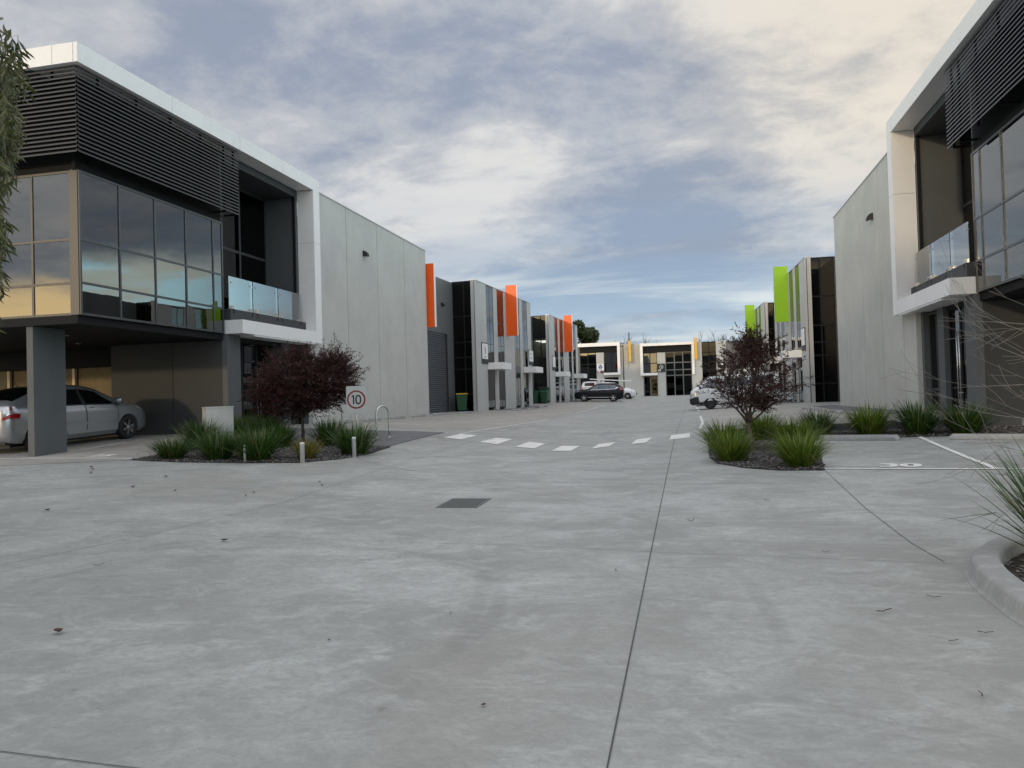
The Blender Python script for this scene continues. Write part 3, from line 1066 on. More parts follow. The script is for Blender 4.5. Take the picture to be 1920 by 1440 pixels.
# ---- the two big precast flank buildings
def precast(side):
    L = side == 'left'
    XW = -13.15 if L else 6.58
    sx = 1.0 if L else -1.0
    S = lambda a, o, z: (XW + sx * o, a, z)
    base = thing('warehouse', 'tall blank grey precast warehouse wall behind the left office, first orange fin at its end' if L else
                 'tall blank grey precast warehouse wall beside the right office, without any fin', 'building', (XW - sx * 5, 31, .9))
    top = 9.47 if L else 9.14
    js = ([25.46, 28.65, 31.8, 35.15, 38.35] if L else [25.71, 28.3, 31.0, 33.6, 36.15])
    gz = .4
    if L:
        for a, b in zip(js, js[1:]):
            tbox(base, 'wall_panel', M['precast'], S, a + .020, b - .020, -.18, 0, gz, top)
    else:
        # short piece under the office frame
        tbox(base, 'wall_panel', M['precast'], S, 24.42, 25.69, -.18, 0, gz, 3.775)
        for i, (a, b) in enumerate(zip(js, js[1:])):
            tbox(base, 'wall_panel', M['precast'], S, a + .020, b - .020, -.18, 0, gz, top)
    tbox(base, 'backing_wall', M['joint'], S, js[0] + .05, js[-1] - .05, -.30, -.19, gz, top - .05)
    tbox(base, 'end_wall', M['precast'], S, js[-1] - .2, js[-1] - .01, -11.5, -.185, gz, top)
    tbox(base, 'front_parapet', M['precast'], S, js[0], js[0] + .2, -11.5, -.185, 9.0 if L else 8.9, top)
    tbox(base, 'coping', M['coping'], S, js[0] - .02, js[-1] + .02, -.24, .025, top + .003, top + .045)
    tbox(base, 'roof', M['roof_sheet'], S, js[0] + .25, js[-1] - .25, -11.5, -.31, 8.2, 8.5)
    return base


wh_l = precast('left')
wh_r = precast('right')


def wall_light(x, y, z, sx, label):
    t = thing('wall_light', label, 'wall light', (x, y, z), 0, 'wall lights on the blank walls')
    mb = MB()
    mb.smooth = False
    n = 8
    vs, fs = [], []
    for k in range(n + 1):
        an = PI / 2 * k / n
        for s in (-.11, .11):
            vs.append((sx * .20 * math.sin(an), s, -.02 + .20 * math.cos(an)))
    for s in (-.11, .11):
        vs.append((0, s, -.06))
        vs.append((sx * .2, s, -.06))
    for k in range(n):
        fs.append((2 * k, 2 * k + 1, 2 * k + 3, 2 * k + 2))
    q = 2 * (n + 1)
    fs.append((2 * n, 2 * n + 1, q + 3, q + 1))
    fs.append((q, q + 1, q + 3, q + 2))
    fs.append(tuple([2 * k for k in range(n + 1)] + [q + 1, q]))
    fs.append(tuple([2 * k + 1 for k in range(n + 1)] + [q + 3, q + 2]))
    fs.append((0, 1, q + 2, q))
    mb.add(vs, fs)
    mb.build('hood', M['black_plastic'], t)
    mb = MB()
    mb.box(min(0, sx * .15), max(0, sx * .15), -.08, .08, -.075, -.061)
    mb.build('lens', M['clear_lens'], t)
    return t


wall_light(-13.147, 30.35, 7.85, 1, 'black hooded wall light high on the left blank grey wall')
wall_light(6.577, 29.1, 7.55, -1, 'black hooded wall light high on the right blank grey wall')


wall_light(-13.30, 41.35, 6.95, 1, 'small black wall light above the grey roller door')


# ---- saw-tooth unit blocks
def unit_block(name_label, P0, P1, side, fin_col, t_set, gz, lit=False, first_fin=False, sign=None, top=8.65):
    s = 1.0 if side == 'left' else -1.0
    u = Vector((P1[0] - P0[0], P1[1] - P0[1]))
    Ln = u.length
    ang = math.atan2(u.y, u.x)
    base = thing('factory_unit', name_label, 'building', (P0[0], P0[1], 0), ang, 'saw-tooth factory units')
    # local: x along the facade, y = s * depth into the building
    pos = lambda a, o, z: (a, -s * o, z)
    k = Ln / 12.5
    W = dict(world=False)
    strips = [(1.95, 3.38), (4.18, 5.60), (8.02, 9.38), (10.10, 11.45)]
    # pilasters between the glazed strips
    e = [0.0]
    for a, b in strips:
        e += [a, b]
    e.append(12.5)
    for i in range(0, len(e), 2):
        a, b = e[i] * k, e[i + 1] * k
        tbox(base, 'pilaster', M['pilaster'], pos, a, b, -.30, 0, gz, top, **W)
    for (a, b) in strips:
        a, b = a * k, b * k
        glazing(base, pos, [a + .02, (a + b) / 2, b - .02], [gz + .35, 3.42, 3.80, 5.02, 6.48, top - .06], M['strip_glass'], M['frame_metal'], o=-.022, fw=.05, fd=.03, world=False)
    tbox(base, 'coping', M['coping'], pos, -.01, Ln + .01, -.32, .02, top + .003, top + .05, **W)
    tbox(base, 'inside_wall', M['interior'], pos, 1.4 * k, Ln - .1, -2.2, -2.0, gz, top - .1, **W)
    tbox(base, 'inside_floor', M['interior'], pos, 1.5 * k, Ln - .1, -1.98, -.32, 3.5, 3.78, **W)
    tbox(base, 'end_wall', M['pilaster'], pos, Ln - .2, Ln - .002, -1.6, -.302, gz, top, **W)
    # entrance canopies
    for a in (1.95, 10.12):
        tbox(base, 'canopy', M['white_panel'], pos, a * k, (a + 1.95) * k, .004, .95, 3.43, 3.84, **W)
    # glass end facing the driveway entrance
    epos = lambda a, o, z: (-o, s * a, z)
    glazing(base, epos, [.06, .74, 1.45], [gz, 1.92, 3.42, 4.12, 5.02, 6.56, top - .04], M['room_glass' if lit else 'dark_glass'], M['black_panel'], o=-.02, fw=.07, world=False)
    tbox(base, 'corner_trim', M['pilaster'], epos, -.0, .05, 0.001, .06, gz, top, **W)
    if lit:
        tbox(base, 'inside_wall', M['interior_pale'], epos, .1, 1.5, -3.4, -3.2, 4.1, 6.6, **W)
        tbox(base, 'inside_wall', M['interior_pale'], epos, 1.5, 1.6, -3.2, -.1, 4.1, 6.6, **W)
        tbox(base, 'inside_ceiling', M['interior_pale'], epos, .31, 1.5, -3.2, -.1, 6.58, 6.7, **W)
        for a in (-.9, -1.9, -2.8):
            tbox(base, 'tube_lamp', M['tube_light'], epos, .35, 1.4, a, a + .12, 6.50, 6.56, **W)
        tbox(base, 'inside_floor', M['interior'], epos, .31, 1.5, -3.2, -.1, 4.0, 4.09, **W)
        tbox(base, 'inside_blind', M['black_panel'], epos, .06, 1.5, -.14, -.12, 6.72, top - .1, **W)
        tbox(base, 'inside_wall', M['interior'], epos, .31, 1.5, -1.4, -1.3, gz, 3.98, **W)
        for x_ in (.5, .95):
            tbox(base, 'shelf', M['black_panel'], epos, x_, x_ + .36, -2.2, -1.2, 4.10, 5.05, **W)
    else:
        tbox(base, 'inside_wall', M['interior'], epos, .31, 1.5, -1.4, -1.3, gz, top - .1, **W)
    # set-back wall with the roller door
    d = 1.45
    tb, ta = -t_set, 0.0
    dw = 3.4 if t_set > 4 else 2.0
    rd0 = tb + .9
    rpos = lambda a, o, z: (a, s * (d - o), z)
    for (a, b, z0, z1) in [(tb, rd0, gz, top - .06), (rd0 + dw, ta + .0, gz, top - .06), (rd0, rd0 + dw, 5.45, top - .06)]:
        tbox(base, 'setback_wall', M['grey_panel'], rpos, a, b, -.25, 0, z0, z1, **W)
    mb = MB()
    nsl = 40
    for i in range(nsl):
        z0 = gz + (5.4 - gz) * i / nsl
        z1 = gz + (5.4 - gz) * (i + 1) / nsl
        h = z1 - z0
        mb.add([rpos(a, o, z) for a in (rd0 + .03, rd0 + dw - .03) for (o, z) in [(-.12, z0), (-.07, z0 + h * .25), (-.07, z0 + h * .7), (-.12, z1)]],
               [(0, 1, 5, 4), (1, 2, 6, 5), (2, 3, 7, 6)])
    mb.build('roller_door', M['roller'], base, recalc=False)
    mb = MB()
    for a in (rd0, rd0 + dw - .08):
        bar(mb, rpos, a, a + .08, -.10, .015, gz, 5.449)
    mb.build('door_frame', M['frame_metal'], base)
    tbox(base, 'roof', M['roof_sheet'], pos, -t_set, Ln - .25, -12, -1.8, 7.7, 8.0, **W)
    # coloured fins
    c = M[fin_col]
    tbox(base, 'fin', c, pos, 6.15 * k, 6.32 * k, .004, .76, 5.78, 9.15, **W)
    tbox(base, 'fin_edge', M['white_panel'] if side == 'left' else c, pos, 6.15 * k, 6.32 * k, .762, .79, 5.78, 9.15, **W)
    if first_fin:
        fp = lambda a, o, z: (a, s * (d - o), z)
        tbox(base, 'fin', c, fp, tb + .05, tb + .22, .005, .98, 5.48, 8.83, **W)
        tbox(base, 'fin_edge', M['white_panel'], fp, tb + .05, tb + .22, .982, 1.02, 5.48, 8.83, **W)
    # little hooded lamp on the set-back wall
    return base, k, s, ang


def unit_sign(P0, ang, s, k, t0, t1, z0, z1, label, art):
    """board standing proud of the facade; things of their own"""
    c, sn = math.cos(ang), math.sin(ang)
    tm = (t0 + t1) / 2 * k
    t = thing('sign_board', label, 'sign', (P0[0] + c * tm, P0[1] + sn * tm, 0), ang, 'sign boards on the factory units')
    hw = (t1 - t0) / 2 * k
    pos = lambda a, o, z: (a, -s * o, z)
    tbox(t, 'back_board', M['black_print'], pos, -hw - .03, hw + .03, .005, .04, z0, z1 + .05, world=False)
    zs = z0 + (z1 - z0) * .24
    tbox(t, 'face', M['white_sign'], pos, -hw, hw, .041, .052, zs, z1, world=False)

    def txt(tx, size, z, m, x=0):
        vs, fs = text_mesh(tx, size, .01)
        mb = MB()
        mb.add([(x + (a if s > 0 else -a) * 1.0, -s * .0545, z + b) for a, b, _ in vs], fs)
        mb.build('lettering', M[m], t, recalc=False)
    if art == 'figure':
        # an abstract upright emblem in tan and grey
        mb = MB()
        for (x, z, r) in [(0, .78, .055), (-.04, .68, .08), (.05, .60, .10), (.0, .50, .09), (.03, .42, .08)]:
            q = (x, 0, zs + (z1 - zs) * z)
            mb.add([(q[0] + r * math.cos(2 * PI * i / 10) * .9, -s * .0545, q[2] + r * math.sin(2 * PI * i / 10)) for i in range(10)], [tuple(range(10))])
        mb.build('emblem', M['tan_print'], t, recalc=False)
        mb = MB()
        for (x, z, r) in [(0, .34, .05), (-.02, .40, .05)]:
            q = (x, 0, zs + (z1 - zs) * z)
            mb.add([(q[0] + r * math.cos(2 * PI * i / 10), -s * .056, q[2] + r * math.sin(2 * PI * i / 10)) for i in range(10)], [tuple(range(10))])
        mb.box(-.17, .17, -s * .0545 - .001, -s * .0545 + .001, zs + .10, zs + .16)
        mb.build('emblem', M['grey_print'], t, recalc=False)
    elif art == 'lines':
        mb = MB()
        for (z, w_, h) in [(.70, .62, .07), (.34, .55, .09), (.20, .4, .03)]:
            zc = zs + (z1 - zs) * z
            for q in range(4):
                a = -hw * w_ + 2 * hw * w_ * q / 4
                mb.box(a + .01, a + 2 * hw * w_ / 4 - .025, -s * .0545 - .001, -s * .0545 + .001, zc - h * (z1 - zs) * .5, zc + h * (z1 - zs) * .5)
        mb.build('lettering', M['grey_print'], t)
    return t


P0a, P1a = (-11.95, 43.7), (-11.15, 56.2)
P0b, P1b = (-11.25, 64.6), (-10.45, 76.4)
P0c, P1c = (6.38, 43.4), (6.02, 55.0)
P0d, P1d = (6.22, 64.0), (5.78, 75.7)
_, kk, ss_, an_ = unit_block('nearer left grey unit with orange fins and a grey roller door', P0a, P1a, 'left', 'orange', 5.35, .75, first_fin=True)
unit_sign(P0a, an_, 1, kk, .85, 1.92, 3.75, 4.98, 'white board with a tan figure emblem at the left unit corner', 'figure')
unit_sign(P0a, an_, 1, kk, 11.65, 12.75, 4.05, 5.12, 'white board with two grey lettered lines, far end of the nearer left unit', 'lines')
_, kk, ss_, an_ = unit_block('farther left grey unit with one orange fin and a lit corner window', P0b, P1b, 'left', 'orange', 8.3, .95, lit=True)
unit_sign(P0b, an_, 1, kk, .85, 1.92, 3.95, 5.15, 'plain white board at the corner of the farther left unit', '')
_, kk, ss_, an_ = unit_block('nearer right unit with a tall dark glass end and a lime green fin', P0c, P1c, 'right', 'green', 7.2, .70)
unit_sign(P0c, an_, -1, kk, .60, 1.60, 3.75, 4.95, 'plain white board beside the dark glass end of the right unit', '')
unit_sign(P0c, an_, -1, kk, 11.3, 12.2, 3.95, 5.05, 'narrow white board at the far end of the nearer right unit', 'lines')
_, kk, ss_, an_ = unit_block('farther right unit with a lime green fin, half behind the small dark tree', P0d, P1d, 'right', 'green', 8.6, .9)


# ---- building across the end of the driveway
def far_block():
    Y0 = 97.0
    b = thing('end_building', 'low two-storey grey building with white frames and yellow fins closing the driveway', 'building', (-3, Y0 + 5, 1.4))
    F = lambda a, o, z: (a, Y0 - o, z)
    gz = 1.2

    def wall(x0, x1, m='pilaster', z0=gz, z1=8.0, o=0.0):
        tbox(b, 'wall', M[m], F, x0, x1, -.3, o, z0, z1)
    wall(-13.6, -13.02, 'grey_panel', z1=8.02)
    wall(-10.95, -10.0, 'pilaster', z1=7.1)
    tbox(b, 'header', M['black_panel'], F, -13.0, -8.22, -.3, -.02, 7.15, 7.95)
    wall(-8.22, -5.15, 'pilaster', z1=8.05)
    wall(-3.4, -2.42, 'pilaster', z1=6.8)
    tbox(b, 'header', M['black_panel'], F, -5.12, .80, -.3, -.02, 6.83, 7.66)
    wall(.76, 2.0, 'pilaster', z1=7.93)
    wall(3.68, 4.85, 'pilaster', z1=7.93)
    wall(4.87, 13, 'grey_panel', z1=7.9)
    tbox(b, 'header', M['pilaster'], F, -9.98, -8.24, -.3, -.03, 3.95, 4.25)
    # white frames
    for (x0, x1, z0, z1) in [(-13.4, -7.92, 7.87, 8.30), (-8.26, -7.92, 4.52, 7.865), (-9.98, -7.92, 4.22, 4.515),
                             (-5.46, 1.10, 7.64, 7.98), (-5.46, -5.12, 4.30, 7.635), (-5.46, -3.40, 4.0, 4.295), (.80, 1.10, 3.95, 7.635)]:
        tbox(b, 'frame_panel', M['white_panel'], F, x0, x1, .004, .50, z0, z1)
    glazing(b, F, [-13.0, -12.02, -10.97], [gz, 2.6, 3.85, 5.68, 7.13], M['tinted_glass'], M['black_panel'], o=-.12, fw=.10)
    glazing(b, F, [-9.97, -9.1, -8.25], [4.55, 5.7, 7.13], M['tinted_glass'], M['black_panel'], o=-.12, fw=.10)
    glazing(b, F, [-9.97, -9.1, -8.25], [gz, 2.5, 3.9], M['dark_glass'], M['black_panel'], o=-.12, fw=.10)
    glazing(b, F, [-5.10, -4.28, -3.42], [4.32, 5.5, 6.80], M['tinted_glass'], M['black_panel'], o=-.12, fw=.10)
    glazing(b, F, [-5.10, -4.28, -3.42], [gz + .2, 3.9], M['dark_glass'], M['grey_panel'], o=-.12, fw=.14)
    glazing(b, F, [-2.40, -1.33, -.30, .74], [gz + .2, 3.92, 4.6, 5.5, 6.80], M['dark_glass'], M['grey_panel'], o=-.12, fw=.13)
    glazing(b, F, [2.02, 2.85, 3.66], [gz, 3.5, 4.5, 6.6, 7.85], M['dark_glass'], M['black_panel'], o=-.12, fw=.10)
    # fins
    for x in (-6.67, 1.29):
        tbox(b, 'fin', M['yellow'], F, x - .14, x + .14, .51 if x > 0 else .004, 1.0, 5.75, 8.38)
    tbox(b, 'inside_wall', M['interior'], F, -13, 4, -3.2, -3.0, gz, 7.8)
    for a in (2.2, 2.95):
        tbox(b, 'tube_lamp', M['tube_light'], F, a, a + .5, -1.6, -1.3, 6.40, 6.46)
    tbox(b, 'roof', M['roof_sheet'], F, -13.6, 13, -14, -.31, 7.4, 7.6)
    tbox(b, 'side_wall', M['grey_panel'], F, -13.6, -13.4, -14, -.31, gz, 7.9)
    return b


far_block()


def plaque(label, x, z0, z1, hw, face, art, foot=None, num=None):
    t = thing('sign_board', label, 'sign', (x, 97.0, 0), 0, 'tenant signs on the end building')
    F = lambda a, o, z: (a, -o, z)
    zf = z0 + (z1 - z0) * (.27 if foot else 0)
    tbox(t, 'face', M[face], F, -hw, hw, .004, .05, zf, z1, world=False)
    if foot:
        tbox(t, 'foot_panel', M[foot], F, -hw, hw, .004, .05, z0, zf - .004, world=False)

    def glyph(tx, size, x, z, m, stretch=1.0):
        vs, fs = text_mesh(tx, size, .012)
        mb = MB()
        mb.add([(x + a * stretch, -.053, z + bb) for a, bb, _ in vs], fs)
        mb.build('lettering', M[m], t, recalc=False)
    if art == 'disc':
        mb = MB()
        r = .27
        zc = zf + (z1 - zf) * .60
        mb.add([(r * math.cos(2 * PI * i / 28), -.053, zc + r * math.sin(2 * PI * i / 28)) for i in range(28)], [tuple(range(28))])
        mb.build('emblem', M['blue_print'], t, recalc=False)
        mb = MB()
        for k in range(3):
            a0 = 2 * PI * k / 3 + .4
            mb.add([(0.02 * k, -.0555, zc), (.24 * math.cos(a0), -.0555, zc + .24 * math.sin(a0)), (.20 * math.cos(a0 + .4), -.0555, zc + .2 * math.sin(a0 + .4))], [(0, 1, 2)])
        mb.build('emblem', M['white_sign'], t, recalc=False)
        mb = MB()
        for q in range(5):
            mb.box(-.26 + q * .105, -.26 + q * .105 + .08, -.055, -.053, zf + .10, zf + .16)
        mb.build('lettering', M['blue_print'], t)
    if art == 'ring':
        mb = MB()
        zc = z0 + (z1 - z0) * .62
        for i in range(28):
            a0, a1 = 2 * PI * i / 28, 2 * PI * (i + 1) / 28
            mb.add([(r * math.cos(a), -.053, zc + r * math.sin(a)) for (r, a) in ((.24, a0), (.24, a1), (.20, a1), (.20, a0))], [(0, 1, 2, 3)])
        mb.add([(-.10, -.0535, zc + .12), (.12, -.0535, zc - .02), (.08, -.0535, zc - .14), (-.02, -.0535, zc - .02)], [(0, 1, 2, 3)])
        mb.build('emblem', M['white_sign'], t, recalc=False)
        mb = MB()
        for q in range(4):
            mb.box(.12 + q * .065, .12 + q * .065 + .05, -.055, -.053, z0 + .14, z0 + .18)
        mb.build('lettering', M['grey_print'], t)
    if art == 'bar':
        mb = MB()
        mb.box(-hw * .8, hw * .7, -.055, -.053, z1 - .42, z1 - .22)
        mb.build('emblem', M['white_sign'], t)
    if num:
        glyph(num, .36, -hw * .55, z0 + (.15 if foot else .22), 'white_sign')
        if foot:
            mb = MB()
            mb.box(.02, hw * .85, -.055, -.053, z0 + .12, z0 + .16)
            mb.build('lettering', M['grey_print'], t)
    return t


plaque('white sign with a round blue emblem over a dark foot panel reading 18', -10.45, 4.52, 5.63, .40, 'white_sign', 'disc', 'maroon_print', '18')
plaque('black sign with a pale ring emblem and the number 19', -2.92, 4.34, 5.40, .46, 'black_print', 'ring', None, '19')
plaque('dark sign reading 20 beside the dark tree on the end building', 4.28, 4.30, 5.40, .44, 'black_print', 'bar', None, '20')


# lamp pole in front of the end building, mast behind it
lp = thing('lamp_pole', 'slim black lamp pole in front of the end building', 'lamp post', (-7.45, 95.5, H(-7.45, 95.5)))
mb = MB()
mb.tube([(0, 0, 0), (0, 0, 6.25)], [.075, .055], 10)
mb.build('pole', M['black_plastic'], lp)
mb = MB()
mb.box(-.36, .12, -.10, .10, 6.22, 6.32)
mb.build('lamp_head', M['black_plastic'], lp)
mb = MB()
mb.tube([(-7.4, 106, 1.0), (-7.4, 106, 10.2)], [.09, .07], 8)
tag(mb.build('mast', M['black_plastic']), 'thin dark mast rising behind the roof of the end building', 'pole')

# unseen blocks added behind the viewer: shade for the right wall, darker reflections
def unseen_shade_block(x0, x1, y, h, label):
    st = thing('unseen_shade_block', label, 'building', ((x0 + x1) / 2, y - 4, -.2))
    G = lambda a, o, z: (a, y + o, z)
    n = max(1, int((x1 - x0) / 8))
    w_ = (x1 - x0) / n
    for k in range(n):
        a = x0 + k * w_
        tbox(st, 'wall_panel', M['precast'], G, a + .01, a + w_ - .01, -8, 0, -.5, h)
        for z0, z1 in ((1.0, 3.2), (4.8, 6.8)):
            tbox(st, 'window', M['dark_glass'], G, a + 1, a + w_ - 1, .005, .02, z0, z1)


unseen_shade_block(-24.5, -9.8, -18, 12.3, 'tall grey block added unseen behind the viewer to shade the lower right wall')
unseen_shade_block(-7, 26, -36, 13.0, 'long grey block added unseen behind the viewer to darken window reflections')

# ================================================================== VEHICLES
def pch(xs, ys, x):
    """smooth monotone-ish interpolation through keys sorted by rising x"""
    if x <= xs[0]:
        return ys[0]
    if x >= xs[-1]:
        return ys[-1]
    i = 0
    while xs[i + 1] < x:
        i += 1
    h = xs[i + 1] - xs[i]
    t = (x - xs[i]) / h

    def slope(j):
        if j == 0 or j == len(xs) - 1:
            return (ys[1] - ys[0]) / (xs[1] - xs[0]) if j == 0 else (ys[-1] - ys[-2]) / (xs[-1] - xs[-2])
        d0 = (ys[j] - ys[j - 1]) / (xs[j] - xs[j - 1])
        d1 = (ys[j + 1] - ys[j]) / (xs[j + 1] - xs[j])
        return 0 if d0 * d1 <= 0 else 2 * d0 * d1 / (d0 + d1)
    m0, m1 = slope(i), slope(i + 1)
    return ((2 * t ** 3 - 3 * t * t + 1) * ys[i] + (t ** 3 - 2 * t * t + t) * h * m0 + (-2 * t ** 3 + 3 * t * t) * ys[i + 1] + (t ** 3 - t * t) * h * m1)


class Car:
    def __init__(self, keys, wheels, wr, wx, flare=0.0):
        """keys: (x, z_under, z_shoulder, z_top, half_width, half_roof) from rear to front (rising x)"""
        self.k = sorted(keys)
        self.xs = [q[0] for q in self.k]
        self.wheels, self.wr, self.wx = wheels, wr, wx

    def at(self, x):
        return [pch(self.xs, [q[i] for q in self.k], x) for i in range(1, 6)]

    def ring(self, x):
        zu, zb, zt, hw, wt = self.at(x)
        hb = zb - zu
        cab = max(0.0, min(1.0, (zt - zb - .1) / .25))
        return [(0, zu), (hw * .84, zu), (hw * .965, zu + hb * .14), (hw * 1.0, zu + hb * .50), (hw * .985, zb - hb * .16), (hw * .94, zb),
                (wt, zt - .035 - .045 * cab), (wt * .80, zt - .012), (0, zt)]

    def surf(self, x, v, side=1):
        if v > 8:
            v, side = 16 - v, -side
        r = self.ring(x)
        i = min(int(v), 7)
        t = v - i
        y = r[i][0] + (r[i + 1][0] - r[i][0]) * t
        z = r[i][1] + (r[i + 1][1] - r[i][1]) * t
        return Vector((x, side * y, z))

    def body(self, m, parent, n=64, name='body'):
        x0, x1 = self.xs[0], self.xs[-1]
        xs = sorted(set([round(x0 + (x1 - x0) * i / n, 4) for i in range(n + 1)] + [round(x, 4) for x in self.xs]))
        mb = MB()
        mb.smooth = True
        vs, fs = [], []
        for x in xs:
            r = self.ring(x)
            full = [(x, y, z) for y, z in r] + [(x, -y, z) for y, z in r[7:0:-1]]
            vs += full
        q = 16
        for i in range(len(xs) - 1):
            for k in range(q):
                fs.append((i * q + k, i * q + (k + 1) % q, (i + 1) * q + (k + 1) % q, (i + 1) * q + k))
        fs.append(tuple(range(q)))
        fs.append(tuple((len(xs) - 1) * q + k for k in range(q))[::-1])
        mb.add(vs, fs)
        o = mb.build(name, m, parent)
        # wheel wells
        cut = MB()
        for wx in self.wheels:
            for s in (-1, 1):
                yo = self.at(wx)[3]
                cut.lathe([(self.wr * 1.17, s * (yo - .30)), (self.wr * 1.17, s * (yo + .25))], 32, 'Y', (wx, 0, self.wr))
        co = cut.build('cutter', M['black_plastic'])
        md = o.modifiers.new('wells', 'BOOLEAN')
        md.object = co
        md.operation = 'DIFFERENCE'
        md.solver = 'EXACT'
        dg = bpy.context.evaluated_depsgraph_get()
        me = bpy.data.meshes.new_from_object(o.evaluated_get(dg))
        o.modifiers.clear()
        old = o.data
        if len(me.polygons) > 50:
            o.data = me
            bpy.data.meshes.remove(old)
        o.data.set_sharp_from_angle(angle=R(38))
        cm = co.data
        bpy.data.objects.remove(co)
        bpy.data.meshes.remove(cm)
        o.data.name = name
        self.obj = o
        return o

    def patch(self, name, m, parent, corners, off=.006, nu=10, nv=6, side=1, both=False, thick=0.0):
        """panel that follows the body: corners are four (x, v) pairs in order"""
        outs = []
        for sd in ((1, -1) if both else (side,)):
            mb = MB()
            mb.smooth = True
            vs, fs = [], []
            for i in range(nu + 1):
                for j in range(nv + 1):
                    a, b = i / nu, j / nv
                    (xa, va), (xb, vb), (xc, vc), (xd, vd) = corners
                    x = (xa * (1 - a) + xb * a) * (1 - b) + (xd * (1 - a) + xc * a) * b
                    v = (va * (1 - a) + vb * a) * (1 - b) + (vd * (1 - a) + vc * a) * b
                    p = self.surf(x, v, sd)
                    e = .01
                    du = self.surf(x + e, v, sd) - self.surf(x - e, v, sd)
                    dv = self.surf(x, min(v + .05, 15.9), sd) - self.surf(x, max(v - .05, .1), sd)
                    nrm = du.cross(dv)
                    nrm = nrm.normalized() if nrm.length > 1e-9 else Vector((0, sd, 0))
                    cen = Vector((x, 0, .75))
                    if nrm.dot(p - cen) < 0:
                        nrm = -nrm
                    vs.append(tuple(p + nrm * off))
            for i in range(nu):
                for j in range(nv):
                    k = i * (nv + 1) + j
                    fs.append((k, k + nv + 1, k + nv + 2, k + 1))
            mb.add(vs, fs)
            outs.append(mb.build(name, m, parent, recalc=False))
        return outs

    def wheel_set(self, parent, tm, rm, spokes=6, steel=False):
        for wx in self.wheels:
            for s in (-1, 1):
                yo = self.at(wx)[3] - .005
                r = self.wr
                mb = MB()
                w2 = self.wx
                y_out, y_in = s * yo, s * (yo - w2)
                d = s
                mb.lathe([(r * .64, y_out - d * .02), (r * .68, y_out), (r * .90, y_out + d * .004), (r * .97, y_out - d * .02), (r, y_out - d * .05),
                          (r, y_in + d * .05), (r * .96, y_in + d * .01), (r * .66, y_in)], 32, 'Y', (wx, 0, r))
                t = mb.build('tyre', tm, parent)
                rb = MB()
                rb.lathe([(r * .665, y_out - d * .012), (r * .65, y_out - d * .002), (r * .60, y_out - d * .03), (r * .57, y_out - d * .07), (.0, y_out - d * .085)], 28, 'Y', (wx, 0, r))
                rb.mat = 1
                rb.lathe([(r * .18, y_out - d * .01), (r * .15, y_out - d * .004), (.0, y_out - d * .003)], 16, 'Y', (wx, 0, r))
                for k in range(spokes):
                    a = 2 * PI * k / spokes + .3
                    ca, sa = math.cos(a), math.sin(a)
                    vs = []
                    for (rr, hw, yy) in [(r * .12, r * .085, -.012), (r * .635, r * .105, -.010)]:
                        for (q, dy) in [(-hw, 0), (hw, 0), (hw, -.03), (-hw, -.03)]:
                            vs.append((wx + ca * rr - sa * q, y_out + d * (yy + dy), r + sa * rr + ca * q))
                    rb.add(vs, [(0, 1, 5, 4), (1, 2, 6, 5), (2, 3, 7, 6), (3, 0, 4, 7), (4, 5, 6, 7), (0, 3, 2, 1)])
                rb.build('rim', [M['black_plastic'], rm], t)

    def handle(self, parent, x, v, m, side):
        p = self.surf(x, v, side)
        mb = MB()
        mb.tube([(x - .09, p.y, p.z), (x - .06, p.y + side * .03, p.z + .004), (x + .06, p.y + side * .03, p.z + .004), (x + .09, p.y, p.z)], .012, 8)
        return mb.build('handle', m, parent)

    def mirror(self, parent, x, m, side, z=None):
        p = self.surf(x, 5.2, side)
        mb = MB()
        mb.smooth = True
        prof = [(.0, -.09), (.05, -.08), (.075, -.03), (.078, .03), (.06, .085), (.0, .095)]
        c = Vector((x, p.y + side * .13, p.z + .07))
        n = 12
        vs, fs = [], []
        for r, h in prof:
            for k in range(n):
                an = 2 * PI * k / n
                vs.append((c.x + r * math.cos(an) * .75, c.y + h * 1.05, c.z + r * math.sin(an)))
        for i in range(len(prof) - 1):
            for k in range(n):
                fs.append((i * n + k, i * n + (k + 1) % n, (i + 1) * n + (k + 1) % n, (i + 1) * n + k))
        mb.add(vs, fs)
        mb.tube([(x, p.y - side * .01, p.z + .02), (c.x, c.y - side * .04, c.z - .03)], .02, 6)
        return mb.build('mirror', m, parent)

    def undertray(self, parent):
        mb = MB()
        x0, x1 = self.xs[0] + .3, self.xs[-1] - .3
        z = min(q[1] for q in self.k)
        hw = max(q[4] for q in self.k)
        mb.box(x0, x1, -hw * .62, hw * .62, z - .06, z + .18)
        mb.build('undertray', M['black_plastic'], parent)


def ground_set(x, y, heading, wb):
    """seat a car on the sloping ground: returns location, pitch, roll"""
    h = R(heading)
    fx, fy = math.cos(h), math.sin(h)
    zf = H(x, y)
    zr = H(x - fx * wb, y - fy * wb)
    lx, ly = -fy, fx
    mid = (x - fx * wb / 2, y - fy * wb / 2)
    zl, zr2 = H(mid[0] + lx * .75, mid[1] + ly * .75), H(mid[0] - lx * .75, mid[1] - ly * .75)
    pitch = -math.atan2(zf - zr, wb)
    roll = math.atan2(zl - zr2, 1.5)
    zz = (zf + zr) / 2
    return (mid[0], mid[1], (zz + (zl + zr2) / 2) / 2 + .004), (roll, pitch, h)


def place_car(t, x, y, heading, wb):
    loc, rot = ground_set(x, y, heading, wb)
    t.location = loc
    t.rotation_euler = rot


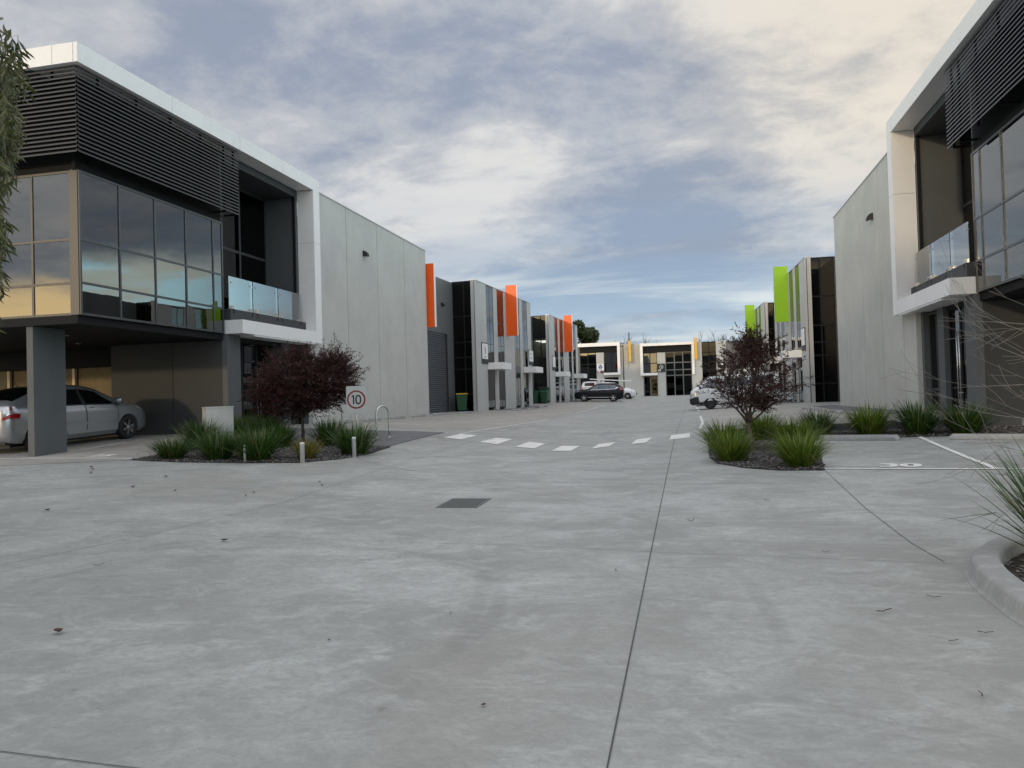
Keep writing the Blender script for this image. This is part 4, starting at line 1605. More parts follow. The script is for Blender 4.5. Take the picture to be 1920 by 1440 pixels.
# ---- silver hatchback in the car port (x = 0 midway between the wheels)
def silver_hatch():
    t = thing('parked_car', 'silver five-door hatchback parked nose-in under the left office, half behind the column', 'car')
    c = Car([(2.27, .34, .56, .62, .42, .40), (2.22, .26, .62, .72, .60, .50), (2.10, .20, .69, .80, .72, .60), (1.85, .18, .79, .90, .82, .66), (1.50, .18, .87, 1.00, .855, .68),
             (1.25, .18, .91, 1.07, .862, .68), (.45, .18, .95, 1.405, .865, .585), (-.05, .18, .97, 1.485, .865, .575), (-.55, .18, .98, 1.495, .865, .575),
             (-1.25, .18, 1.0, 1.405, .862, .60), (-1.70, .20, 1.03, 1.25, .845, .66), (-1.98, .24, 1.05, 1.14, .815, .70), (-2.10, .30, .99, 1.08, .74, .66), (-2.16, .38, .90, .97, .62, .56)],
            (1.35, -1.35), .305, .19)
    c.body(M['silver_paint'], t)
    c.undertray(t)
    for sd in (1, -1):
        for cs in ([(.98, 2.35), (.02, 2.25), (.02, 4.95), (.92, 4.95)], [(-.02, 2.25), (-.92, 2.35), (-1.02, 4.95), (-.02, 4.95)]):
            d, = c.patch('door', M['silver_paint'], t, cs, off=.007, nu=12, nv=10, side=sd)
            c.handle(d, (.16 if cs[0][0] > .5 else -.78), 4.45, M['chrome'], sd)
    c.patch('side_window', M['car_glass'], t, [(1.02, 5.07), (.03, 5.05), (-.0, 5.90), (.50, 5.90)], both=True)
    c.patch('side_window', M['car_glass'], t, [(-.05, 5.05), (-.86, 5.05), (-.78, 5.88), (-.06, 5.90)], both=True)
    c.patch('quarter_window', M['car_glass'], t, [(-.92, 5.07), (-1.42, 5.15), (-1.20, 5.8), (-.84, 5.88)], both=True)
    c.patch('windscreen', M['car_glass'], t, [(1.22, 6.15), (.50, 6.25), (.50, 9.75), (1.22, 9.85)], nu=10, nv=14, off=.008)
    c.patch('rear_window', M['car_glass'], t, [(-.98, 6.3), (-1.85, 6.2), (-1.85, 9.8), (-.98, 9.7)], nu=10, nv=14, off=.008)
    c.patch('window_trim', M['black_plastic'], t, [(1.15, 4.96), (-1.45, 4.96), (-1.42, 5.04), (1.10, 5.04)], off=.009, nu=20, nv=1, both=True)
    c.patch('pillar', M['black_plastic'], t, [(.05, 5.05), (-.07, 5.05), (-.08, 5.92), (-.02, 5.92)], off=.009, both=True)
    for xa in (1.0, .0, -.97):
        c.patch('door_seam', M['black_plastic'], t, [(xa + .007, 2.25), (xa - .007, 2.25), (xa - .007, 4.93), (xa + .007, 4.93)], off=.010, nu=1, nv=10, both=True)
    c.patch('side_moulding', M['silver_paint'], t, [(.98, 2.70), (-.98, 2.70), (-.98, 2.92), (.98, 2.92)], off=.020, nu=16, nv=3, both=True)
    # tail lamps: clear upper block over a red strip
    for sd in (1, -1):
        l, = c.patch('tail_lamp', M['clear_lens'], t, [(-1.80, 3.9), (-2.12, 3.8), (-2.10, 5.2), (-1.90, 5.0)], off=.014, side=sd)
        for cs in ([(-1.82, 3.55), (-2.13, 3.5), (-2.12, 3.85), (-1.80, 3.9)], [(-1.97, 4.3), (-2.0, 4.3), (-2.0, 4.9), (-1.97, 4.9)]):
            c.patch('red_strip', M['red_lens'], l, cs, off=.017, side=sd, nu=4, nv=3)
        c.patch('head_lamp', M['clear_lens'], t, [(2.12, 4.2), (1.72, 4.5), (1.5, 5.3), (1.95, 5.1)], off=.010, side=sd)
    mb = MB()
    mb.box(-2.166, -2.19, -.42, .42, .80, .93)
    mb.build('tailgate_panel', M['black_plastic'], t)
    mb = MB()
    mb.box(-2.165, -2.185, -.19, .19, .60, .71)
    mb.build('number_plate', M['plate'], t)
    mb = MB()
    mb.box(-1.6, -2.02, -.60, .60, .20, .31)
    mb.build('rear_valance', M['black_plastic'], t)
    for sd in (1, -1):
        c.mirror(t, .98, M['silver_paint'], sd)
    c.wheel_set(t, M['rubber'], M['alloy'], 6)
    mb = MB()
    mb.tube([(-1.05, 0, 1.44), (-1.25, 0, 1.62)], .006, 6)
    mb.build('aerial', M['black_plastic'], t)
    place_car(t, -16.70, 19.35, 86.5, 2.97)
    t.scale = (1.10, 1.10, 1.10)
    return t


silver_hatch()


def dark_suv():
    t = thing('parked_car', 'dark navy SUV parked nose-in at the left facade, side on', 'car')
    c = Car([(2.20, .42, .74, .84, .62, .55), (2.12, .30, .84, .95, .78, .66), (1.9, .26, .94, 1.04, .88, .70), (1.3, .26, 1.0, 1.12, .905, .74), (.95, .26, 1.03, 1.17, .91, .74),
             (.30, .26, 1.06, 1.56, .91, .62), (-.1, .26, 1.07, 1.66, .91, .61), (-.9, .26, 1.10, 1.66, .91, .61), (-1.6, .26, 1.14, 1.60, .905, .61),
             (-1.95, .30, 1.16, 1.46, .88, .62), (-2.12, .36, 1.12, 1.24, .84, .64), (-2.22, .46, .92, 1.0, .76, .62)], (1.31, -1.31), .36, .23)
    c.body(M['navy_paint'], t, 48)
    c.undertray(t)
    for sd in (1, -1):
        for cs in ([(.92, 2.6), (.0, 2.6), (.0, 4.95), (.86, 4.95)], [(-.03, 2.6), (-.90, 2.7), (-1.0, 4.95), (-.03, 4.95)]):
            d, = c.patch('door', M['navy_paint'], t, cs, off=.007, side=sd)
            c.handle(d, (.15 if cs[0][0] > .5 else -.8), 4.5, M['chrome'], sd)
    c.patch('side_window', M['car_glass'], t, [(.85, 5.08), (.02, 5.06), (.0, 5.88), (.42, 5.88)], both=True)
    c.patch('side_window', M['car_glass'], t, [(-.04, 5.06), (-.92, 5.06), (-.88, 5.88), (-.05, 5.88)], both=True)
    c.patch('quarter_window', M['car_glass'], t, [(-.97, 5.08), (-1.65, 5.3), (-1.5, 5.8), (-.94, 5.88)], both=True)
    c.patch('chrome_trim', M['chrome'], t, [(.95, 4.97), (-1.55, 5.0), (-1.55, 5.07), (.9, 5.04)], off=.010, nu=20, nv=1, both=True)
    c.patch('chrome_trim', M['chrome'], t, [(-1.55, 5.0), (-1.78, 5.45), (-1.70, 5.5), (-1.5, 5.07)], off=.010, nu=6, nv=1, both=True)
    c.patch('sill_trim', M['chrome'], t, [(.95, 1.95), (-.95, 1.95), (-.95, 2.2), (.95, 2.2)], off=.012, nu=12, nv=2, both=True)
    c.patch('windscreen', M['car_glass'], t, [(.92, 6.15), (.34, 6.25), (.34, 9.75), (.92, 9.85)], nv=12)
    c.patch('rear_window', M['car_glass'], t, [(-1.72, 6.2), (-2.05, 6.1), (-2.05, 9.9), (-1.72, 9.8)], nv=12)
    for sd in (1, -1):
        c.patch('tail_lamp', M['red_lens'], t, [(-1.88, 4.4), (-2.17, 4.2), (-2.08, 5.6), (-1.86, 5.6)], off=.012, side=sd)
        c.patch('head_lamp', M['clear_lens'], t, [(2.10, 4.4), (1.75, 4.6), (1.70, 5.0), (2.1, 5.0)], off=.010, side=sd)
        c.mirror(t, .82, M['navy_paint'], sd)
    mb = MB()
    mb.box(2.16, 2.225, -.45, .45, .56, .80)
    mb.build('grille', M['black_plastic'], t)
    mb = MB()
    mb.box(-2.225, -2.24, -.26, .26, .62, .74)
    mb.build('number_plate', M['plate'], t)
    for s in (.56, -.56):
        mb = MB()
        mb.tube([(.2, s, 1.66), (.1, s, 1.70), (-1.3, s, 1.70), (-1.45, s, 1.66)], .016, 6)
        mb.build('roof_rail', M['chrome'], t)
    c.wheel_set(t, M['rubber'], M['alloy'], 5)
    place_car(t, -9.05, 70.0, 181, 2.62)
    return t


dark_suv()


def white_ute():
    t = thing('parked_ute', 'white utility truck with a white canopy behind the dark SUV', 'utility truck')
    c = Car([(2.65, .48, .82, .92, .66, .58), (2.55, .34, .92, 1.04, .82, .70), (2.2, .30, 1.02, 1.12, .90, .74), (1.5, .30, 1.06, 1.18, .92, .76), (1.15, .30, 1.08, 1.22, .92, .76),
             (.55, .30, 1.10, 1.68, .92, .62), (.2, .30, 1.10, 1.76, .92, .61), (-.75, .30, 1.10, 1.76, .92, .62), (-.95, .30, 1.10, 1.70, .92, .64), (-1.02, .30, 1.10, 1.22, .92, .80),
             (-2.5, .34, 1.10, 1.20, .92, .82), (-2.62, .42, 1.08, 1.17, .90, .82)], (1.55, -1.55), .37, .24)
    c.body(M['white_paint'], t, 50)
    c.undertray(t)
    can = Car([(-2.60, 1.14, 1.30, 1.52, .86, .62), (-2.42, 1.14, 1.32, 1.84, .88, .70), (-1.1, 1.14, 1.32, 1.88, .88, .72), (-1.04, 1.14, 1.32, 1.80, .87, .68)], (), .1, .1)
    mb = MB()
    mb.smooth = True
    xs = [-2.60, -2.55, -2.48, -2.40, -2.0, -1.5, -1.12, -1.04]
    vs, fs = [], []
    for x in xs:
        r = can.ring(x)
        vs += [(x, y, z) for y, z in r] + [(x, -y, z) for y, z in r[7:0:-1]]
    for i in range(len(xs) - 1):
        for k in range(16):
            fs.append((i * 16 + k, i * 16 + (k + 1) % 16, (i + 1) * 16 + (k + 1) % 16, (i + 1) * 16 + k))
    fs += [tuple(range(16)), tuple(len(xs) * 16 - 16 + k for k in range(16))[::-1]]
    mb.add(vs, fs)
    cn = mb.build('canopy', M['white_paint'], t, sharp=40)
    can.patch('canopy_window', M['car_glass'], cn, [(-1.25, 5.15), (-2.3, 5.15), (-2.25, 5.85), (-1.25, 5.85)], both=True)
    can.patch('rear_window', M['car_glass'], cn, [(-2.42, 6.2), (-2.58, 6.1), (-2.58, 9.9), (-2.42, 9.8)], nv=8)
    for sd in (1, -1):
        for cs in ([(1.1, 2.5), (.28, 2.5), (.28, 4.95), (1.05, 4.95)], [(.25, 2.5), (-.6, 2.5), (-.85, 4.95), (.25, 4.95)]):
            d, = c.patch('door', M['white_paint'], t, cs, off=.007, side=sd)
            c.handle(d, cs[1][0] + .15, 4.5, M['black_plastic'], sd)
        c.patch('tail_lamp', M['red_lens'], t, [(-2.45, 3.6), (-2.62, 3.6), (-2.6, 5.0), (-2.45, 5.0)], off=.012, side=sd)
        c.patch('head_lamp', M['clear_lens'], t, [(2.5, 4.2), (2.1, 4.4), (2.05, 5.0), (2.5, 5.0)], off=.012, side=sd)
        c.mirror(t, 1.05, M['white_paint'], sd)
    c.patch('side_window', M['car_glass'], t, [(1.05, 5.08), (.30, 5.06), (.28, 5.88), (.66, 5.88)], both=True)
    c.patch('side_window', M['car_glass'], t, [(.22, 5.06), (-.82, 5.06), (-.74, 5.88), (.22, 5.88)], both=True)
    c.patch('windscreen', M['car_glass'], t, [(1.12, 6.15), (.58, 6.25), (.58, 9.75), (1.12, 9.85)], nv=12)
    c.wheel_set(t, M['rubber'], M['alloy'], 6)
    mb = MB()
    for x in (.4, -.6, -1.3, -2.2):
        mb.box(x - .03, x + .03, -.66, .66, 1.92, 1.96)
        for s in (-.6, .6):
            mb.box(x - .02, x + .02, s - .02, s + .02, 1.72, 1.92)
    mb.build('roof_rack', M['black_plastic'], t)
    place_car(t, -6.75, 82.5, 2, 3.1)
    return t


ute = white_ute()
# the long white tube lies on the rack of the utility truck
pipe = MB()
z0 = H(-8, 82) + 2.05
pipe.tube([(-10.0, 81.8, z0 + .10), (-5.6, 82.1, z0 - .26)], .055, 10)
tag(pipe.build('conduit_tube', M['white_panel']), 'long white tube tied on the rack above the parked white vehicles', 'tube')


def white_hatch(label, x, y, hd, rear=True):
    t = thing('parked_car', label, 'car')
    c = Car([(2.05, .36, .66, .74, .56, .48), (1.98, .26, .74, .84, .72, .60), (1.75, .2, .84, .94, .84, .66), (1.3, .2, .90, 1.02, .87, .70), (.95, .2, .94, 1.08, .875, .70),
             (.30, .2, .97, 1.42, .88, .59), (-.2, .2, .98, 1.50, .88, .58), (-.9, .2, 1.0, 1.48, .88, .58), (-1.5, .2, 1.03, 1.40, .87, .59),
             (-1.82, .26, 1.04, 1.20, .84, .62), (-1.98, .32, .98, 1.06, .79, .62), (-2.06, .42, .86, .93, .70, .58)], (1.28, -1.28), .315, .2)
    c.body(M['white_paint'], t, 48)
    c.undertray(t)
    for sd in (1, -1):
        for cs in ([(.92, 2.4), (.0, 2.4), (.0, 4.95), (.86, 4.95)], [(-.03, 2.4), (-.85, 2.5), (-.95, 4.95), (-.03, 4.95)]):
            d, = c.patch('door', M['white_paint'], t, cs, off=.007, side=sd)
            c.handle(d, (.15 if cs[0][0] > .5 else -.75), 4.5, M['white_paint'], sd)
        c.patch('tail_lamp', M['red_lens'], t, [(-1.70, 4.3), (-2.0, 4.2), (-1.96, 5.3), (-1.72, 5.1)], off=.012, side=sd)
        c.patch('head_lamp', M['clear_lens'], t, [(1.96, 4.3), (1.55, 4.5), (1.5, 5.1), (1.94, 5.0)], off=.012, side=sd)
        c.mirror(t, .84, M['white_paint'], sd)
    c.patch('side_window', M['car_glass'], t, [(.84, 5.08), (.02, 5.06), (.0, 5.88), (.40, 5.88)], both=True)
    c.patch('side_window', M['car_glass'], t, [(-.04, 5.06), (-1.0, 5.06), (-.9, 5.88), (-.05, 5.88)], both=True)
    c.patch('windscreen', M['car_glass'], t, [(.92, 6.15), (.34, 6.25), (.34, 9.75), (.92, 9.85)], nv=12)
    c.patch('rear_window', M['car_glass'], t, [(-1.52, 6.2), (-1.84, 6.1), (-1.84, 9.9), (-1.52, 9.8)], nv=12)
    mb = MB()
    mb.box(2.03, 2.085, -.40, .40, .46, .62)
    mb.build('grille', M['black_plastic'], t)
    mb = MB()
    mb.box(-2.06, -2.08, -.22, .22, .60, .72)
    mb.build('number_plate', M['plate'], t)
    c.wheel_set(t, M['rubber'], M['alloy'], 5)
    place_car(t, x, y, hd, 2.56)
    return t


white_hatch('white hatchback with red tail lamps showing directly behind the dark SUV', -9.3, 74.6, 178)
white_hatch('white car facing out with its headlamp beside the grey end wall', -5.75, 79.2, -4)


def white_van():
    t = thing('parked_van', 'white van with a black bumper, nose out from behind the small dark tree', 'van')
    c = Car([(2.42, .36, .76, .86, .66, .58), (2.36, .26, .97, 1.06, .80, .66), (2.20, .26, 1.10, 1.20, .84, .66), (2.02, .26, 1.13, 1.29, .848, .66), (1.45, .26, 1.15, 1.74, .85, .66), (1.15, .26, 1.15, 1.83, .85, .69),
             (-2.2, .28, 1.17, 1.85, .85, .70), (-2.34, .34, 1.15, 1.74, .84, .68), (-2.42, .42, 1.05, 1.32, .81, .66)], (1.36, -1.3), .34, .22)
    c.body(M['white_paint'], t, 56)
    c.undertray(t)
    for sd in (1, -1):
        d, = c.patch('door', M['white_paint'], t, [(2.0, 2.3), (.62, 2.3), (.62, 4.95), (1.95, 4.95)], off=.007, side=sd)
        c.handle(d, .80, 4.4, M['black_plastic'], sd)
        c.patch('side_window', M['car_glass'], t, [(1.95, 5.06), (.78, 5.05), (.80, 5.86), (1.40, 5.86)], side=sd)
        c.patch('side_window', M['car_glass'], t, [(.55, 5.05), (-.75, 5.05), (-.75, 5.8), (.55, 5.8)], side=sd)
        c.patch('side_window', M['car_glass'], t, [(-.85, 5.05), (-2.1, 5.05), (-2.1, 5.8), (-.85, 5.8)], side=sd)
        c.patch('head_lamp', M['clear_lens'], t, [(2.38, 3.55), (2.08, 3.45), (2.06, 4.35), (2.34, 4.4)], off=.012, side=sd)
        c.patch('tail_lamp', M['red_lens'], t, [(-2.25, 3.4), (-2.42, 3.4), (-2.4, 5.0), (-2.25, 5.0)], off=.012, side=sd)
        c.mirror(t, 1.86, M['black_plastic'], sd)
        c.patch('bumper_side', M['black_plastic'], t, [(2.41, 1.4), (1.92, 1.4), (1.98, 3.1), (2.41, 3.2)], off=.016, side=sd)
        c.patch('sill', M['black_plastic'], t, [(1.95, 1.2), (1.75, 1.2), (1.75, 2.1), (1.95, 2.1)], off=.012, side=sd)
    mb = MB()
    mb.box(2.40, 2.46, -.66, .66, .36, .66)
    mb.build('bumper', M['black_plastic'], t)
    mb = MB()
    mb.box(2.405, 2.44, -.45, .45, .70, .78)
    mb.build('grille', M['black_plastic'], t)
    c.patch('windscreen', M['car_glass'], t, [(2.0, 6.15), (1.28, 6.25), (1.28, 9.75), (2.0, 9.85)], nv=12)
    c.wheel_set(t, M['rubber'], M['black_plastic'], 6)
    place_car(t, 1.33, 45.0, 180, 2.66)
    return t


white_van()

# ================================================================== STREET FURNITURE
# speed sign
sg = thing('speed_sign', 'white speed sign with a red ring reading 10 beside the dark red bush', 'road sign', (-7.62, 16.95, H(-7.62, 16.95)), R(14))
zb = 1.335 - sg.location.z
mb = MB()
w2, h2, cr = .235, .325, .035
pts = []
for (cx, cz, a0) in [(w2 - cr, h2 - cr, 0), (-w2 + cr, h2 - cr, 90), (-w2 + cr, -h2 + cr, 180), (w2 - cr, -h2 + cr, 270)]:
    for k in range(5):
        a = R(a0 + 22.5 * k)
        pts.append((cx + cr * math.cos(a), cz + cr * math.sin(a)))
zc = zb + .325
n = len(pts)
mb.add([(x, -.030, zc + z) for x, z in pts] + [(x, -.027, zc + z) for x, z in pts],
       [tuple(range(n)), tuple(range(2 * n - 1, n - 1, -1))] + [(i, (i + 1) % n, n + (i + 1) % n, n + i) for i in range(n)])
face = mb.build('face', M['sign_sheet'], sg)
mb = MB()
for i in range(48):
    a0, a1 = 2 * PI * i / 48, 2 * PI * (i + 1) / 48
    mb.add([(r * math.cos(a), -.032, zc + .005 + r * math.sin(a)) for (r, a) in ((.218, a0), (.218, a1), (.181, a1), (.181, a0))], [(0, 1, 2, 3)])
mb.build('ring', M['sign_red'], face, recalc=False)
mb = MB()
zd = zc + .003
mb.add([(x, -.032, zd + z) for x, z in [(-.081, -.109), (-.047, -.109), (-.047, .109), (-.070, .109), (-.105, .086), (-.105, .052), (-.081, .066)]], [(0, 1, 2, 3, 6), (3, 4, 5, 6)])
for i in range(40):
    a0, a1 = 2 * PI * i / 40, 2 * PI * (i + 1) / 40
    def el(a, k):
        c_, s_ = math.cos(a), math.sin(a)
        q = 2 / 2.5
        ex, ez = ((.071, .111) if k else (.037, .077))
        return (.047 + ex * math.copysign(abs(c_) ** q, c_), -.032, zd + ez * math.copysign(abs(s_) ** q, s_))
    mb.add([el(a0, 1), el(a1, 1), el(a1, 0), el(a0, 0)], [(0, 1, 2, 3)])
mb.build('lettering', M['black_print'], face, recalc=False)
mb = MB()
for z in (.27, -.275):
    mb.lathe([(0, -.0345), (.010, -.034), (.010, -.0305)], 10, 'Y', (0, 0, zc + z))
mb.build('bolt', M['galv'], face)
mb = MB()
mb.tube([(0, 0, -.1), (0, 0, zc + .3)], .024, 10)
mb.build('post', M['galv'], sg)


# bicycle hoops
def hoop(x, y, label):
    t = thing('bicycle_hoop', label, 'bicycle rack', (x, y, H(x, y) + .01), R(62), 'stainless bicycle hoops')
    w_ = .22
    pts = [(-w_, 0, 0)] + [(-w_, 0, z) for z in (.2, .4, .6)]
    for k in range(1, 12):
        a = PI - PI * k / 12
        pts.append((w_ * math.cos(a), 0, .66 + w_ * math.sin(a)))
    pts += [(w_, 0, z) for z in (.6, .4, .2, 0)]
    mb = MB()
    mb.tube(pts, .026, 12)
    mb.build('tube', M['steel'], t)
    for s in (-w_, w_):
        mb = MB()
        mb.lathe([(.0, .012), (.03, .012), (.062, .008), (.066, 0), (.0, 0)], 16, 'Z', (s, 0, 0))
        mb.build('base_plate', M['steel'], t)


hoop(-8.26, 20.08, 'stainless bicycle hoop to the right of the speed sign')
hoop(-9.72, 20.2, 'stainless bicycle hoop to the left of the speed sign, partly behind the dark red bush')


# bollard lights
def bollard(x, y, h, r, label):
    t = thing('bollard', label, 'bollard', (x, y, H(x, y)), 0, 'short white bollards along the left bed')
    mb = MB()
    mb.lathe([(0, -.05), (r, -.05), (r, h - .05), (r * 1.06, h - .048), (r * 1.06, h - .012), (r * .8, h), (0, h + .004)], 18)
    mb.build('post', M['bollard_white'], t)


bollard(-7.63, 14.28, .41, .047, 'short white bollard in front of the golden grass clump')
bollard(-7.0, 15.38, .43, .045, 'short white bollard in front of the green clump below the speed sign')
bollard(-8.88, 14.2, .36, .022, 'thin white bollard half hidden in the green clump by the left bed edge')

# letterbox pillar
lb = thing('letterbox_pillar', 'square pale grey pillar standing among the strappy plants by the car port', 'letterbox', (-11.75, 17.6, H(-11.75, 17.6)), R(42))
mb = MB()
mb.box(-.33, .33, -.33, .33, -.1, .93)
mb.build('body', M['pilaster'], lb)
mb = MB()
mb.box(-.345, .345, -.345, .345, .932, .955)
mb.build('cap', M['coping'], lb)


# wheel stops
ORD = ['first', 'second', 'third', 'fourth', 'fifth', 'sixth', 'seventh', 'eighth', 'ninth', 'tenth', 'eleventh', 'twelfth', 'thirteenth', 'fourteenth', 'fifteenth', 'sixteenth', 'seventeenth', 'eighteenth']


def wheel_stop(name, x, y, rz, L, label, group):
    t = tag(MB().build(name, M['kerb_concrete']), label, 'wheel stop', group)
    mb = MB()
    prof = [(-.08, 0), (-.075, .05), (-.045, .105), (.045, .105), (.075, .05), (.08, 0)]
    vs = []
    for (a, k) in ((-L / 2, .0), (-L / 2 + .06, 1), (L / 2 - .06, 1), (L / 2, 0)):
        for (o, z) in prof:
            vs.append((a, o * (1 if k else .8), z if k else z * .55))
    n = 6
    fs = []
    for i in range(3):
        for j in range(n - 1):
            fs.append((i * n + j, i * n + j + 1, (i + 1) * n + j + 1, (i + 1) * n + j))
    fs += [tuple(range(n)), tuple(3 * n + k for k in range(n))[::-1]]
    mb.add(vs, fs)
    t.data = mb.mesh(name, M['kerb_concrete'])
    t.location = (x, y, H(x, y) + .002)
    t.rotation_euler = (0, -math.atan2(H(x + math.cos(rz) * .5, y + math.sin(rz) * .5) - H(x - math.cos(rz) * .5, y - math.sin(rz) * .5), 1.0), rz)
    return t


wheel_stop('wheel_stop', 3.37, 16.85, R(-25), 1.56, 'concrete wheel stop at the head of bay 30', 'concrete wheel stops in the right-hand bays')
wheel_stop('wheel_stop', 5.66, 15.95, R(-25), 1.66, 'concrete wheel stop at the right edge, in the bay next to 30', 'concrete wheel stops in the right-hand bays')
for i, (x, y) in enumerate([(-12.25, 26.0), (-12.2, 28.6), (-12.15, 31.2), (-12.1, 33.8), (-12.0, 36.4), (-11.6, 39.3)]):
    wheel_stop('wheel_stop', x, y, R(90), 1.55, ORD[i] + ' concrete wheel stop from the near end, along the left blank grey wall', 'wheel stops along the left units')
for i, (x, y, a) in enumerate([(-10.2, 46.3, 84), (-10.0, 49.6, 86), (-9.9, 53.0, 92), (-10.3, 57.0, 96), (-10.7, 60.2, 95), (-11.0, 63.4, 94)]):
    wheel_stop('wheel_stop', x, y, R(a), 1.7, ORD[i] + ' concrete wheel stop from the near end, before the left units with orange fins', 'wheel stops along the left units')
for i, (x, y) in enumerate([(4.75, 33.0), (4.8, 30.2), (4.9, 27.6), (5.0, 25.4)]):
    wheel_stop('wheel_stop', x, y, R(92), 1.55, ORD[3 - i] + ' concrete wheel stop from the near end, before the right blank grey wall', 'wheel stops by the right wall')


# wheeled bins
def make_bin(label, x, y, rz, body, lid, sc_=1.0, group=None):
    t = thing('wheelie_bin', label, 'bin', (x, y, H(x, y) + .012), rz, group)
    t.scale = (sc_, sc_, sc_)
    mb = MB()
    mb.hexa([(-.21, -.26, .06), (.21, -.26, .06), (.21, .24, .06), (-.21, .24, .06), (-.28, -.34, .98), (.28, -.34, .98), (.28, .33, .98), (-.28, .33, .98)])
    mb.box(-.295, .295, -.36, .34, .955, .99)
    mb.build('tub', body, t)
    mb = MB()
    vs, fs = [], []
    for i in range(7):
        k = i / 6
        y_ = -.37 + .74 * k
        z = .993 + .065 * math.sin(PI * (.15 + .85 * k) * .8)
        vs += [(-.30, y_, z), (.30, y_, z), (-.30, y_, .992), (.30, y_, .992)]
    for i in range(6):
        a, b = i * 4, i * 4 + 4
        fs += [(a, a + 1, b + 1, b), (a + 2, b + 2, b + 3, a + 3), (a, b, b + 2, a + 2), (a + 1, a + 3, b + 3, b + 1)]
    fs += [(0, 2, 3, 1), (24, 25, 27, 26)]
    mb.add(vs, fs)
    mb.build('lid', lid, t)
    for s in (-.24, .24):
        mb = MB()
        mb.lathe([(0, -.025), (.10, -.025), (.10, .025), (0, .025)], 18, 'X', (s, .30, .10))
        mb.build('wheel', M['rubber'], t)
    mb = MB()
    mb.tube([(-.25, .38, .95), (.25, .38, .95)], .018, 8)
    mb.build('handle', body, t)
    return t


make_bin('green wheelie bin with a yellow lid beside the grey roller door', -12.75, 43.05, R(8), M['bin_green'], M['bin_yellow'], 1.0, 'green bins along the left units')
make_bin('green wheelie bin at the left of the pair by the lit corner window', -12.35, 63.4, R(0), M['bin_green'], M['bin_green'], 1.0, 'green bins along the left units')
make_bin('green wheelie bin with a bright teal lid at the right of the pair', -11.55, 63.3, R(-5), M['bin_green'], M['bin_lid_green'], 1.0, 'green bins along the left units')
make_bin('larger dark green bin standing behind the pair of wheelie bins', -11.75, 64.15, R(0), M['bin_dark'], M['bin_dark'], 1.28, 'green bins along the left units')


# ================================================================== PLANTS
def strappy(seed, n, L, spread, m, wid=.016, cone=1.0):
    rnd = random.Random(seed)
    mb = MB()
    for _ in range(n):
        az = rnd.uniform(0, 2 * PI)
        r0 = spread * math.sqrt(rnd.random()) * .45
        el0 = R(rnd.triangular(30, 89, 72))
        ln = L * rnd.triangular(.45, 1.18, .95)
        droop = rnd.uniform(.15, .95) * (1.35 - el0 / (PI / 2) * .75) * cone
        p = Vector((r0 * math.cos(az + rnd.uniform(-.6, .6)), r0 * math.sin(az + rnd.uniform(-.6, .6)), -.01))
        el = el0
        kink = rnd.randint(2, 4) if rnd.random() < .10 else 99
        seg = 6
        side = Vector((-math.sin(az), math.cos(az), 0))
        tw = rnd.uniform(-.5, .5)
        vs, fs = [], []
        for i in range(seg + 1):
            t = i / seg
            wv = wid * rnd.uniform(.9, 1.1) * (1 - t ** 2.2) * (.65 + .35 * min(1, t * 4)) * .5 + .0006
            d = Vector((math.cos(az) * math.cos(el), math.sin(az) * math.cos(el), math.sin(el)))
            up = side.cross(d)
            s = side * math.cos(tw) + up * math.sin(tw)
            vs += [tuple(p + s * wv), tuple(p - s * wv)]
            p = p + d * (ln / seg)
            el -= droop * (.10 + .9 * t) / seg * 1.9 + (R(55) if i == kink else 0)
        for i in range(seg):
            fs.append((2 * i, 2 * i + 1, 2 * i + 3, 2 * i + 2))
        mb.smooth = True
        mb.add(vs, fs)
    return mb.mesh('strappy_plant', M[m], recalc=False)


PL = {'g': [strappy(11 + i, 560, .88, .46, 'strap_leaf', .019) for i in range(3)],
      'b': [strappy(21 + i, 620, .82, .46, 'strap_leaf_bright', .018) for i in range(3)],
      'y': [strappy(31, 420, .55, .30, 'strap_leaf_gold', .012)]}


def plant(key, i, x, y, s, sz, label, group, rz=0.0, zo=.0):
    o = link('strappy_plant', PL[key][i % len(PL[key])])
    x, y = x * K, y * K
    o.location = (x, y, H(x, y) + .012 + zo)
    o.scale = (s * 1.0, s * 1.0, sz * .92)
    o.rotation_euler = (0, 0, rz)
    return tag(o, label, 'plant', group)


GL = 'strappy plants of the left bed'
plant('g', 0, -10.55, 14.15, .88, .66, 'low dark green strappy clump at the left tip of the left bed', GL, 0.4)
plant('g', 1, -11.05, 15.9, 1.0, .98, 'green strappy clump to the left of the pale pillar', GL, 1.3)
plant('g', 2, -9.45, 14.15, 1.0, .88, 'green strappy clump in front of the pale pillar', GL, 2.1)
plant('g', 0, -8.50, 14.05, 1.08, .95, 'large green strappy clump around the thin white bollard', GL, 3.3)
plant('g', 1, -10.1, 17.1, 1.0, 1.0, 'green strappy clump right of the pale pillar, under the left of the red bush', GL, 4.1)
plant('g', 2, -8.35, 17.0, .95, .92, 'dark green strappy clump just right of the red bush trunk', GL, 5.0)
plant('g', 0, -9.35, 16.4, .9, .85, 'dark green strappy clump just left of the red bush trunk', GL, 5.6)
plant('g', 1, -6.95, 15.30, 1.02, .95, 'green strappy clump below the speed sign, behind a white bollard', GL, .9)
plant('y', 0, -7.55, 14.32, .98, .95, 'small golden grass clump behind the middle white bollard', GL, .2)
plant('g', 2, -12.1, 19.2, .95, .85, 'green strappy clump at the back of the left bed by the entrance pier', GL, 2.7)
plant('g', 1, -11.0, 18.6, .9, .85, 'green strappy clump behind the red bush near the entrance doors', GL, 3.9)
GR = 'strappy plants of the right bed'
plant('b', 0, .70, 13.45, .80, .76, 'bright green strappy clump at the left front of the right bed', GR, .5)
